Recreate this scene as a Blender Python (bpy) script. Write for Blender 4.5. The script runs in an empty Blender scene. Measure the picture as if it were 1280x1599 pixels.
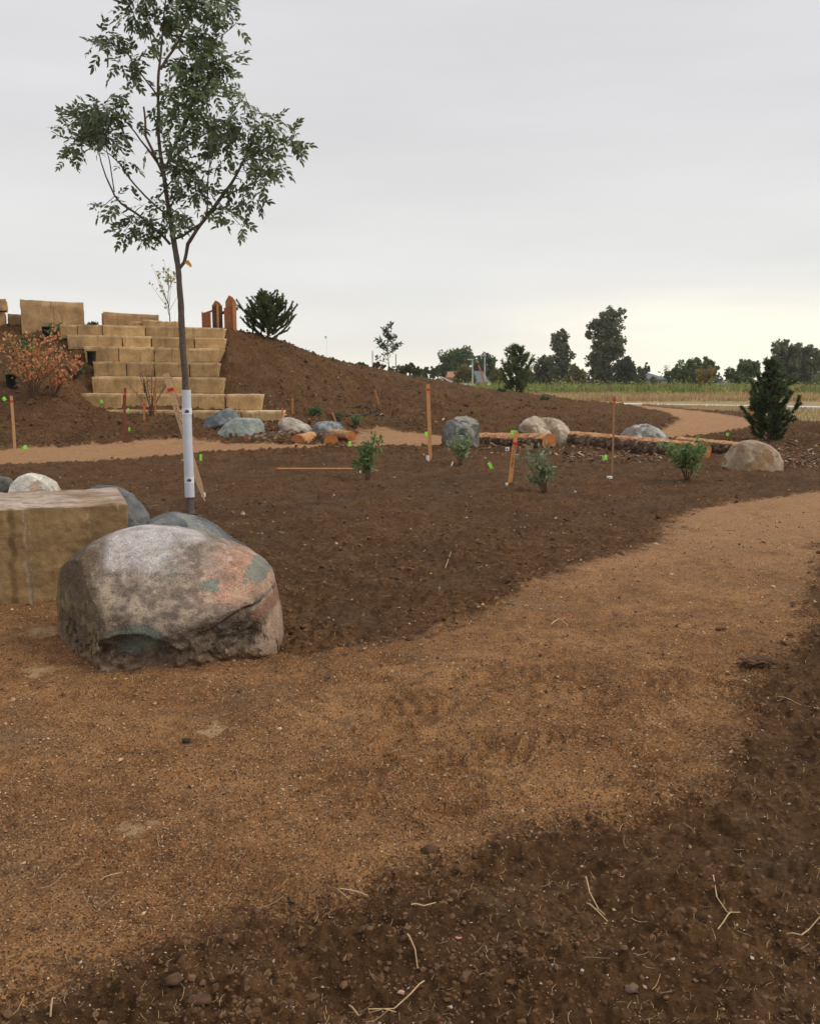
import bpy, bmesh, math, random
import numpy as np
from mathutils import Vector, Matrix
random.seed(7)
RNG = np.random.default_rng(11)
sc = bpy.context.scene
COL = sc.collection
R = math.radians

# ------------------------------------------------------------------ camera
F_PX, CX, CY, PITCH, CAMH = 1450.0, 640.0, 799.5, R(8.24), 1.6
cam = bpy.data.cameras.new('camera')
cam.sensor_fit = 'VERTICAL'; cam.sensor_height = 24.0
cam.lens = 24.0 * F_PX / 1599.0
cam.clip_start = 0.05; cam.clip_end = 5000
camo = bpy.data.objects.new('camera', cam); COL.objects.link(camo)
camo.location = (0, 0, CAMH); camo.rotation_euler = (R(90) - PITCH, 0, 0)
sc.camera = camo

# ------------------------------------------------------------------ world, sun
SUN_EL, SUN_AZ = R(46), R(98)          # azimuth measured clockwise from +Y
world = bpy.data.worlds.new('World'); sc.world = world; world.use_nodes = True
nt = world.node_tree; nt.nodes.clear()
def N(nt, t, **k):
    n = nt.nodes.new(t)
    for a, b in k.items(): setattr(n, a, b)
    return n
def L(nt, a, b): nt.links.new(a, b)
wo = N(nt, 'ShaderNodeOutputWorld')
sky = N(nt, 'ShaderNodeTexSky', sky_type='NISHITA', sun_disc=False)
sky.sun_elevation = SUN_EL; sky.sun_rotation = SUN_AZ
bg1 = N(nt, 'ShaderNodeBackground'); bg1.inputs['Strength'].default_value = 0.1
L(nt, sky.outputs[0], bg1.inputs[0])
tc = N(nt, 'ShaderNodeTexCoord')
sep = N(nt, 'ShaderNodeSeparateXYZ'); L(nt, tc.outputs['Generated'], sep.inputs[0])
ramp = N(nt, 'ShaderNodeValToRGB'); L(nt, sep.outputs['Z'], ramp.inputs[0])
cr = ramp.color_ramp; cr.interpolation = 'EASE'
cr.elements[0].position = 0.0; cr.elements[0].color = (1.0, 0.95, 0.82, 1)
cr.elements[1].position = 1.0; cr.elements[1].color = (0.62, 0.615, 0.65, 1)
for p, c in ((0.04, (0.86, 0.84, 0.785, 1)), (0.10, (0.765, 0.76, 0.745, 1)), (0.26, (0.70, 0.695, 0.705, 1)), (0.48, (0.66, 0.655, 0.69, 1))):
    e = cr.elements.new(p); e.color = c
# soft cloud structure
mp = N(nt, 'ShaderNodeMapping'); mp.inputs['Scale'].default_value = (1.4, 1.4, 9.0)
L(nt, tc.outputs['Generated'], mp.inputs[0])
cn = N(nt, 'ShaderNodeTexNoise'); cn.inputs['Scale'].default_value = 1.7; cn.inputs['Detail'].default_value = 5
cn.inputs['Roughness'].default_value = 0.5
L(nt, mp.outputs[0], cn.inputs['Vector'])
cmr = N(nt, 'ShaderNodeMapRange'); cmr.inputs['From Min'].default_value = 0.3; cmr.inputs['From Max'].default_value = 0.7
cmr.inputs['To Min'].default_value = 0.945; cmr.inputs['To Max'].default_value = 1.05
L(nt, cn.outputs[0], cmr.inputs[0])
cm = N(nt, 'ShaderNodeVectorMath', operation='SCALE'); L(nt, ramp.outputs[0], cm.inputs[0]); L(nt, cmr.outputs[0], cm.inputs['Scale'])
# brighter thin cloud low on the right
gd = Vector((math.sin(R(19)), math.cos(R(19)), 0.055)).normalized()
dp = N(nt, 'ShaderNodeVectorMath', operation='DOT_PRODUCT'); L(nt, tc.outputs['Generated'], dp.inputs[0]); dp.inputs[1].default_value = gd
gm = N(nt, 'ShaderNodeMapRange', interpolation_type='SMOOTHERSTEP'); gm.inputs['From Min'].default_value = 0.95; gm.inputs['From Max'].default_value = 1.0
L(nt, dp.outputs['Value'], gm.inputs[0])
zf = N(nt, 'ShaderNodeMapRange', interpolation_type='SMOOTHSTEP'); zf.inputs['From Min'].default_value = 0.02; zf.inputs['From Max'].default_value = 0.12
zf.inputs['To Min'].default_value = 1; zf.inputs['To Max'].default_value = 0
L(nt, sep.outputs['Z'], zf.inputs[0])
cn2 = N(nt, 'ShaderNodeMapRange', interpolation_type='SMOOTHSTEP'); cn2.inputs['From Min'].default_value = 0.38; cn2.inputs['From Max'].default_value = 0.6
cn2.inputs['To Min'].default_value = 0.55; cn2.inputs['To Max'].default_value = 1
L(nt, cn.outputs[0], cn2.inputs[0])
m1 = N(nt, 'ShaderNodeMath', operation='MULTIPLY'); L(nt, gm.outputs[0], m1.inputs[0]); L(nt, zf.outputs[0], m1.inputs[1])
m2 = N(nt, 'ShaderNodeMath', operation='MULTIPLY'); L(nt, m1.outputs[0], m2.inputs[0]); L(nt, cn2.outputs[0], m2.inputs[1])
mx = N(nt, 'ShaderNodeMix', data_type='RGBA'); L(nt, m2.outputs[0], mx.inputs[0]); L(nt, cm.outputs[0], mx.inputs[6])
mx.inputs[7].default_value = (1.15, 1.08, 0.88, 1)
bg2 = N(nt, 'ShaderNodeBackground'); bg2.inputs['Strength'].default_value = 1.0
L(nt, mx.outputs[2], bg2.inputs[0])
ms = N(nt, 'ShaderNodeMixShader'); ms.inputs[0].default_value = 0.97
L(nt, bg1.outputs[0], ms.inputs[1]); L(nt, bg2.outputs[0], ms.inputs[2]); L(nt, ms.outputs[0], wo.inputs[0])
sun = bpy.data.lights.new('sun', 'SUN'); sun.energy = 1.5; sun.angle = R(35); sun.color = (1, 0.93, 0.80)
suno = bpy.data.objects.new('sun', sun); COL.objects.link(suno)
sd = Vector((math.sin(SUN_AZ) * math.cos(SUN_EL), math.cos(SUN_AZ) * math.cos(SUN_EL), math.sin(SUN_EL)))
suno.rotation_euler = (-sd).to_track_quat('-Z', 'Y').to_euler(); suno.location = (20, 10, 30)
vs = sc.view_settings
vs.view_transform = 'Standard'; vs.look = 'None'; vs.gamma = 1; vs.use_curve_mapping = False; vs.exposure = 0.13

# ------------------------------------------------------------------ pixel -> place helpers
SP, CP = math.sin(PITCH), math.cos(PITCH)
def at(px, py, Y):
    v = (CY - py) / F_PX; u = (px - CX) / F_PX
    t = Y / (CP + v * SP)
    return Vector((u * t, Y, CAMH + t * (-SP + v * CP)))
def zp(py, Y): return at(640, py, Y).z
def flat(px, py):
    v = (CY - py) / F_PX; u = (px - CX) / F_PX
    t = CAMH / (SP - v * CP)
    return (u * t, t * (CP + v * SP))

# ------------------------------------------------------------------ noise
def _h(ix, iy, iz, s):
    n = (ix * 374761393 + iy * 668265263 + iz * 2147483647 + s * 974634777).astype(np.int64) & 0xffffffff
    n = ((n ^ (n >> 13)) * 1274126177) & 0xffffffff
    n = ((n ^ (n >> 16)) * 2246822519) & 0xffffffff
    return (n ^ (n >> 15)) & 0xffffffff
def perlin(P, seed=0):
    P = np.asarray(P, float)
    if P.shape[1] == 2: P = np.column_stack([P, np.full(len(P), 0.37)])
    I = np.floor(P).astype(np.int64); Fr = P - I
    W = Fr ** 3 * (Fr * (Fr * 6 - 15) + 10)
    out = np.zeros(len(P))
    for dx in (0, 1):
        for dy in (0, 1):
            for dz in (0, 1):
                h = _h(I[:, 0] + dx, I[:, 1] + dy, I[:, 2] + dz, seed)
                a = (h & 0xffff) / 65535.0 * 2 * math.pi; c = ((h >> 16) & 0xffff) / 32767.5 - 1
                s_ = np.sqrt(np.maximum(0, 1 - c * c))
                g = (np.cos(a) * s_) * (Fr[:, 0] - dx) + (np.sin(a) * s_) * (Fr[:, 1] - dy) + c * (Fr[:, 2] - dz)
                w = (W[:, 0] if dx else 1 - W[:, 0]) * (W[:, 1] if dy else 1 - W[:, 1]) * (W[:, 2] if dz else 1 - W[:, 2])
                out += g * w
    return out * 1.6
def fbm(P, oct=4, seed=0, rough=0.5):
    a, s, t = 1.0, 0, np.zeros(len(P)); P = np.asarray(P, float).copy()
    for o in range(oct):
        t += a * perlin(P, seed + o * 17); s += a; a *= rough; P = P * 2.03 + 3.1
    return t / s * 1.4
def sstep(x, a, b):
    t = np.clip((x - a) / (b - a), 0, 1); return t * t * (3 - 2 * t)

# ------------------------------------------------------------------ terrain
YG = np.arange(0, 70, 0.1)
def zk(*k):   # knots (Y, z) -> profile on YG
    return np.interp(YG, [a for a, b in k], [b for a, b in k])
def crest(py, Y): return zp(py, Y)
cols = [
 (-900, zk((20.0, 0), (22.0, .4), (24.5, 1.1), (26, 1.5), (28, 2.5), (29.5, 3.2), (45, 3.2), (58, 0))),
 (0,    zk((20.2, 0), (21.2, .26), (22.6, .55), (23.3, .95), (24.5, 1.06), (26, 1.55), (28, 2.5), (29.3, 3.2), (45, 3.2), (58, 0))),
 (90,   zk((20.9, 0), (22, .3), (23.3, .62), (24.5, 1.02), (26, 1.5), (28, 2.45), (29.2, 3.15), (45, 3.2), (58, 0))),
 (132,  zk((21.3, 0), (22.6, .3), (23.8, .5), (25.0, .8), (25.8, 1.0), (26.4, 1.35), (27.2, 2.05), (27.6, 2.4), (28, 2.75), (28.6, 3.1), (45, 3.2), (58, 0))),
 (160,  zk((21.8, 0), (23, .35), (24.2, .6), (25.3, .68), (25.6, .5), (28, 2.3), (28.7, 3.1), (45, 3.2), (58, 0))),
 (230,  zk((22.1, 0), (23.2, .3), (24.3, .5), (25.2, .62), (25.6, .45), (28, 2.3), (28.7, 3.08), (45, 3.2), (58, 0))),
 (290,  zk((22.5, 0), (23.6, .32), (24.6, .55), (25.2, .5), (25.6, .45), (28, 2.3), (28.7, 3.05), (45, 3.2), (58, 0))),
 (345,  zk((22.4, 0), (23.6, .22), (24.6, .35), (25.3, .42), (25.6, .42), (28, 2.3), (28.6, 3.02), (45, 3.1), (58, 0))),
 (360,  zk((22.4, 0), (23.6, .2), (25.3, .42), (26.0, .70), (26.4, 1.15), (27.2, 2.05), (28.0, 2.85), (28.5, 3.08), (29, crest(514, 29)), (45, 3.1), (58, 0))),
 (400,  zk((22.3, 0), (24, .25), (25.6, .42), (26.05, .55), (26.4, .95), (29.3, crest(521, 29.3)), (45, 2.9), (58, 0))),
 (450,  zk((22.4, 0), (24, .22), (25.6, .40), (26.4, .62), (30.2, crest(535, 30.2)), (45, 2.7), (58, 0))),
 (500,  zk((22.6, 0), (24, .14), (26, .36), (27, .65), (31.2, crest(556, 31.2)), (42, 2.2), (52, 0))),
 (540,  zk((24.3, 0), (26.2, .14), (27.4, .45), (32.1, crest(565, 32.1)), (42, 2.0), (52, 0))),
 (562,  zk((27.3, 0), (28.6, .3), (32.5, crest(570, 32.5)), (40, 1.9), (50, 0))),
 (620,  zk((27.0, 0), (28.2, .2), (34, crest(583, 34)), (38, 1.6), (48, 0))),
 (700,  zk((27.6, 0), (29, .18), (36.5, crest(597, 36.5)), (39, 1.2), (46, 0))),
 (800,  zk((28.0, 0), (30, .13), (38.5, crest(611, 38.5)), (41, .7), (46, 0))),
 (850,  zk((28.4, 0), (31, .12), (39.5, crest(617.5, 39.5)), (42, .45), (46, 0))),
 (930,  zk((29, 0), (33, .12), (42, crest(627, 42)), (46, .1), (48, 0))),
 (1000, zk((30, 0), (35, .10), (44, crest(633.5, 44)), (48, 0))),
 (1065, zk((34, 0), (38, .07), (44, .05), (48, 0))),
 (1150, zk((10, 0), (60, 0))), (2200, zk((10, 0), (60, 0)))]
PXG = np.arange(-900, 2200, 6.0)
TAB = np.array([[c[1][j] for c in cols] for j in range(len(YG))])
TAB = np.array([np.interp(PXG, [c[0] for c in cols], r) for r in TAB])      # rows Y, cols px
def blur(A, n, ax):
    k = np.ones(n) / n; Ap = np.pad(A, [(n // 2, n // 2) if i == ax else (0, 0) for i in (0, 1)], mode='edge')
    return np.apply_along_axis(lambda m: np.convolve(m, k, 'valid'), ax, Ap)
for _ in range(2): TAB = blur(blur(TAB, 3, 0), 3, 1)
def base_h(x, y):
    x = np.atleast_1d(np.asarray(x, float)); y = np.atleast_1d(np.asarray(y, float))
    u = x / np.maximum(y, 1.0) * F_PX * 1.0 + CX
    a = np.clip((u - PXG[0]) / 6.0, 0, len(PXG) - 1.001); b = np.clip(y / 0.1, 0, len(YG) - 1.001)
    ia = a.astype(int); ib = b.astype(int); fa = a - ia; fb = b - ib
    return (TAB[ib, ia] * (1 - fa) * (1 - fb) + TAB[ib, ia + 1] * fa * (1 - fb) + TAB[ib + 1, ia] * (1 - fa) * fb + TAB[ib + 1, ia + 1] * fa * fb)

def sd_poly(x, y, poly):
    """signed distance, positive inside"""
    d = np.full(len(x), 1e9); ins = np.zeros(len(x), bool); n = len(poly)
    for i in range(n):
        ax, ay = poly[i]; bx, by = poly[(i + 1) % n]
        ex, ey = bx - ax, by - ay; l2 = ex * ex + ey * ey + 1e-12
        t = np.clip(((x - ax) * ex + (y - ay) * ey) / l2, 0, 1)
        d = np.minimum(d, (x - ax - t * ex) ** 2 + (y - ay - t * ey) ** 2)
        c = ((ay > y) != (by > y)); xi = ax + (y - ay) * ex / (ey if abs(ey) > 1e-12 else 1e-12)
        ins ^= c & (x < xi)
    d = np.sqrt(d); return np.where(ins, d, -d)
POLY_NEAR = [flat(*p) for p in [(-900, 925), (0, 925), (80, 925), (160, 960), (330, 985), (440, 1030), (520, 1026), (600, 1008), (690, 990), (760, 962), (830, 915),
   (880, 888), (950, 872), (1020, 852), (1045, 828), (1062, 806), (1140, 787), (1280, 769), (1500, 752), (1900, 735), (1900, 790), (1500, 815), (1290, 850), (1262, 900), (1250, 950),
   (1240, 1000), (1180, 1040), (1135, 1070), (1145, 1130), (1128, 1200), (1000, 1258), (850, 1292), (700, 1332), (620, 1357),
   (520, 1384), (420, 1425), (340, 1442), (250, 1472), (120, 1503), (0, 1532), (-400, 1620), (-1500, 1700), (-2500, 1500)]]
POLY_MID = [flat(*p) for p in [(-900, 735), (-400, 722), (0, 705), (75, 702), (150, 697), (225, 694), (290, 692), (360, 694), (450, 695.5), (545, 694.5), (552, 686),
   (564, 675), (600, 674), (650, 678), (688, 682), (760, 685), (900, 684), (1000, 681), (1030, 672), (1062, 657), (1040, 648), (965, 642), (900, 640), (900, 637), (1000, 638.5),
   (1060, 641), (1110, 646), (1160, 652), (1180, 657), (1172, 667), (1120, 677), (1030, 686), (985, 692), (760, 694), (688, 696), (650, 698),
   (590, 697.5), (500, 700), (430, 702.5), (340, 705), (290, 709), (225, 715), (150, 719), (0, 726), (-400, 755), (-900, 790)]]
def path_sd(x, y):
    w = 1.0
    return np.maximum(sd_poly(x, y, POLY_NEAR), sd_poly(x, y, POLY_MID))
# far grass boundary in Y as a function of px (dry grass begins beyond this)
GB_PX = [-900, 600, 850, 930, 1000, 1040, 1160, 1200, 1240, 1290, 1700]
GB_Y = [62, 62, 60, 53, 51, 47, 44, 36, 35.0, 33.5, 31]
def grass_sd(x, y):
    px = x / np.maximum(y, 1) * F_PX + CX
    return y - np.interp(px, GB_PX, GB_Y)
def relief(x, y, psd):
    m = sstep(psd, -0.10, 0.12)                 # 1 on path
    P = np.column_stack([x, y])
    far = sstep(y, 14, 24)
    big = perlin(P * 0.7, 1) * 0.035
    mid = fbm(P * 3.2, 3, 5) * 0.030
    cl = fbm(P * 11, 3, 9); cl = np.where(cl > 0.05, (cl - 0.05) * 0.065, (cl - .05) * 0.02)
    fine = fbm(P * 38, 3, 13) * 0.0085
    soil = big + mid * (1 + far) + cl * (1 + 1.2 * far) + fine * (1 + far)
    pth = big * 0.5 + fbm(P * 2.6, 2, 31) * 0.018 + fbm(P * 9, 3, 33) * 0.013 + fbm(P * 45, 2, 35) * 0.0065
    return soil * (1 - m) + (pth + 0.012) * m
# footprints and hoof-like dents pressed in the near path
DENTS = []
for i in range(46):
    px = RNG.uniform(560, 1120); py = RNG.uniform(1030, 1300)
    DENTS.append((*flat(px, py), RNG.uniform(.09, .15), RNG.uniform(.05, .08), RNG.uniform(-0.6, 0.6), RNG.uniform(.02, .042)))
for px, py, a, b, d in ((290, 1212, .10, .07, .03), (10, 1215, .12, .08, .025), (160, 1080, .12, .05, .02), (560, 1545, .2, .13, .05), (400, 1240, .05, .03, .02), (230, 1195, .06, .04, .015), (330, 1370, .07, .05, .015), (340, 1130, .14, .07, .016)):
    DENTS.append((*flat(px, py), a, b, 0.2, d))
for i in range(40):
    px = RNG.uniform(0, 560); py = RNG.uniform(1070, 1420)
    DENTS.append((*flat(px, py), RNG.uniform(.05, .11), RNG.uniform(.04, .07), RNG.uniform(-1, 1), RNG.uniform(.004, .012)))
TREADS = [(*flat(760, 1090), .9, .22, .25, .11), (*flat(900, 1060), .8, .2, -.15, .12), (*flat(700, 1180), .6, .2, .5, .10), (*flat(980, 1120), .5, .16, .9, .10)]
def dents(x, y):
    z = np.zeros(len(x)); near = (y < 9) & (np.abs(x) < 6); xi, yi = x[near], y[near]; zi = np.zeros(len(xi))
    for cx, cy, a, b, r, d in DENTS:
        c, s = math.cos(r), math.sin(r); dx, dy = xi - cx, yi - cy
        q = ((dx * c + dy * s) / a) ** 2 + ((-dx * s + dy * c) / b) ** 2
        zi += np.where(q < 6, -d * np.exp(-q * 1.2) + d * 0.35 * np.exp(-(np.sqrt(q) - 1.5) ** 2 * 5), 0)
    # wheel-tread ridges left by a small machine
    for (tx, ty, a, b, r, wl) in TREADS:
        c, s = math.cos(r), math.sin(r); dx, dy = xi - tx, yi - ty; al = dx * c + dy * s; ac = -dx * s + dy * c
        wv = fbm(np.column_stack([xi * 3, yi * 3]), 3, 61) * .13
        zi += np.sin((al + wv + np.abs(ac) * .5) * 2 * math.pi / wl) * .009 * (.9 + sstep(fbm(np.column_stack([xi * 2.2, yi * 2.2]), 2, 63), -.3, .4)) * np.exp(-(al / a) ** 4 - (ac / b) ** 4)
    z[near] = zi; return z
def full_h(x, y, psd=None):
    x = np.atleast_1d(np.asarray(x, float)); y = np.atleast_1d(np.asarray(y, float))
    if psd is None: psd = path_sd(x, y)
    g = sstep(grass_sd(x, y), -1, 1)
    return base_h(x, y) + relief(x, y, psd) * (1 - 0.7 * g) + dents(x, y)
def G(px, py):
    Ys = np.arange(1.3, 69, 0.02); v = (CY - py) / F_PX; u = (px - CX) / F_PX
    t = Ys / (CP + v * SP); zr = CAMH + t * (-SP + v * CP); xs = u * t
    hit = np.nonzero(zr <= base_h(xs, Ys))[0]
    if len(hit) == 0: x, y = flat(px, py); return Vector((x, y, 0))
    i = hit[0]; return Vector((xs[i], Ys[i], base_h(xs[i], Ys[i])[0]))
def gz(x, y): return float(full_h(x, y)[0])

# ------------------------------------------------------------------ object helpers
def props(o, label=None, cat=None, group=None, kind=None):
    if label: o['label'] = label
    if cat: o['category'] = cat
    if group: o['group'] = group
    if kind: o['kind'] = kind
    return o
def empty(name, loc, label, cat, group=None):
    o = bpy.data.objects.new(name, None); COL.objects.link(o); o.location = loc; o.empty_display_size = 0.1
    props(o, label, cat, group); return o
def mesh_obj(name, V, faces, mats, parent=None, smooth=False, attrs=None, matidx=None, origin=None):
    """V Nx3 world coordinates, faces = list of int arrays (each MxK)"""
    V = np.asarray(V, float)
    if parent is not None:
        off = np.zeros(3); q = parent
        while q is not None: off = off + np.array(q.location); q = q.parent
    elif origin is not None: off = np.array(origin)
    else: off = np.zeros(3)
    me = bpy.data.meshes.new(name)
    me.vertices.add(len(V)); me.vertices.foreach_set('co', (V - off).astype(np.float32).ravel())
    loops = np.concatenate([np.asarray(f, np.int32).ravel() for f in faces])
    tot = np.concatenate([np.full(len(f), np.asarray(f).shape[1], np.int32) for f in faces])
    start = np.concatenate([[0], np.cumsum(tot)[:-1]]).astype(np.int32)
    me.loops.add(len(loops)); me.loops.foreach_set('vertex_index', loops)
    me.polygons.add(len(tot)); me.polygons.foreach_set('loop_start', start); me.polygons.foreach_set('loop_total', tot)
    me.polygons.foreach_set('use_smooth', np.full(len(tot), smooth))
    for m in (mats if isinstance(mats, (list, tuple)) else [mats]): me.materials.append(m)
    if matidx is not None: me.polygons.foreach_set('material_index', np.asarray(matidx, np.int32))
    for k, a in (attrs or {}).items():
        a = np.asarray(a, np.float32)
        if a.ndim == 1: at_ = me.attributes.new(k, 'FLOAT', 'POINT'); at_.data.foreach_set('value', a)
        else:
            at_ = me.attributes.new(k, 'FLOAT_COLOR', 'POINT')
            at_.data.foreach_set('color', np.column_stack([a, np.ones(len(a))]).astype(np.float32).ravel())
    me.update(calc_edges=True)
    o = bpy.data.objects.new(name, me); COL.objects.link(o)
    if parent is not None: o.parent = parent
    elif origin is not None: o.location = origin
    return o
class Geo:
    def __init__(s): s.V = []; s.F = {3: [], 4: []}; s.C = []; s.n = 0
    def add(s, V, F, col=None):
        V = np.asarray(V, float); F = np.asarray(F, int)
        s.V.append(V); s.F[F.shape[1]].append(F + s.n); s.n += len(V)
        s.C.append(np.broadcast_to(np.asarray(col if col is not None else (1, 1, 1), float), (len(V), 3)))
        return s
    def tube(s, pts, rad, n=6, col=None, cap=True):
        pts = [Vector(p) for p in pts]; m = len(pts)
        rad = [rad] * m if isinstance(rad, (int, float)) else list(rad)
        V = []; ref = Vector((0.31, 0.9, 0.2))
        for i, p in enumerate(pts):
            t = (pts[min(i + 1, m - 1)] - pts[max(i - 1, 0)]).normalized()
            a = t.cross(ref)
            if a.length < 1e-3: a = t.cross(Vector((1, 0, 0)))
            a.normalize(); b = t.cross(a)
            for k in range(n):
                w = 2 * math.pi * k / n; V.append(p + (a * math.cos(w) + b * math.sin(w)) * rad[i])
        F = [(i * n + k, i * n + (k + 1) % n, (i + 1) * n + (k + 1) % n, (i + 1) * n + k) for i in range(m - 1) for k in range(n)]
        base = s.n
        s.add(V, F, col)
        if cap:
            for e, i0 in ((0, 0), (1, (m - 1) * n)):
                V2 = [pts[0 if e == 0 else -1]] + V[i0:i0 + n]
                s.add(V2, [(0, 1 + k, 1 + (k + 1) % n) for k in range(n)], col)
        return s
    def box(s, c, d, rz=0, col=None):
        M = Matrix.Rotation(rz, 3, 'Z'); c = Vector(c)
        V = [c + M @ Vector((sx * d[0] / 2, sy * d[1] / 2, sz * d[2] / 2)) for sx in (-1, 1) for sy in (-1, 1) for sz in (-1, 1)]
        F = [(0, 1, 3, 2), (4, 6, 7, 5), (0, 4, 5, 1), (2, 3, 7, 6), (0, 2, 6, 4), (1, 5, 7, 3)]
        return s.add(V, F, col)
    def obj(s, name, mat, parent=None, smooth=False, origin=None, kind=None):
        V = np.concatenate(s.V); fs = [np.concatenate(f) for f in (s.F[3], s.F[4]) if f]
        o = mesh_obj(name, V, fs, mat, parent, smooth, {'col': np.concatenate(s.C)}, origin=origin)
        if kind: o['kind'] = kind
        return o
def rot_basis(n, rng=RNG):
    a = rng.normal(size=(n, 3)); a /= np.linalg.norm(a, axis=1)[:, None]
    b = rng.normal(size=(n, 3)); b -= (a * b).sum(1)[:, None] * a; b /= np.linalg.norm(b, axis=1)[:, None]
    return a, b, np.cross(a, b)

# ------------------------------------------------------------------ materials
def newmat(name, rough=0.9, spec=0.25):
    m = bpy.data.materials.new(name); m.use_nodes = True; nt = m.node_tree
    b = nt.nodes['Principled BSDF']; b.inputs['Roughness'].default_value = rough
    b.inputs['Specular IOR Level'].default_value = spec
    return m, nt, b
def mixc(nt, fac, a, b, mode='MIX'):
    n = N(nt, 'ShaderNodeMix', data_type='RGBA', blend_type=mode)
    for i, v in ((0, fac), (6, a), (7, b)):
        if hasattr(v, 'links'): L(nt, v, n.inputs[i])
        elif isinstance(v, (int, float)): n.inputs[i].default_value = v
        else: n.inputs[i].default_value = (*v, 1)
    return n.outputs[2]
def noise(nt, vec, scale, detail=4, rough=0.5, dist=0):
    n = N(nt, 'ShaderNodeTexNoise'); n.inputs['Scale'].default_value = scale; n.inputs['Detail'].default_value = detail
    n.inputs['Roughness'].default_value = rough; n.inputs['Distortion'].default_value = dist
    if vec is not None: L(nt, vec, n.inputs['Vector'])
    return n.outputs[0]
def mrange(nt, v, a, b, c=0, d=1, smooth=True):
    n = N(nt, 'ShaderNodeMapRange'); n.interpolation_type = 'SMOOTHSTEP' if smooth else 'LINEAR'
    for i, q in enumerate((v, a, b, c, d)):
        if hasattr(q, 'links'): L(nt, q, n.inputs[i])
        else: n.inputs[i].default_value = q
    return n.outputs[0]
def mth(nt, op, a, b=0.0):
    n = N(nt, 'ShaderNodeMath', operation=op)
    for i, q in enumerate((a, b)):
        if hasattr(q, 'links'): L(nt, q, n.inputs[i])
        else: n.inputs[i].default_value = q
    return n.outputs[0]
def bump(nt, b, h, strength, dist):
    n = N(nt, 'ShaderNodeBump'); n.inputs['Strength'].default_value = strength; n.inputs['Distance'].default_value = dist
    L(nt, h, n.inputs['Height']); L(nt, n.outputs[0], b.inputs['Normal'])
def attr(nt, name): return N(nt, 'ShaderNodeAttribute', attribute_name=name)

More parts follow.
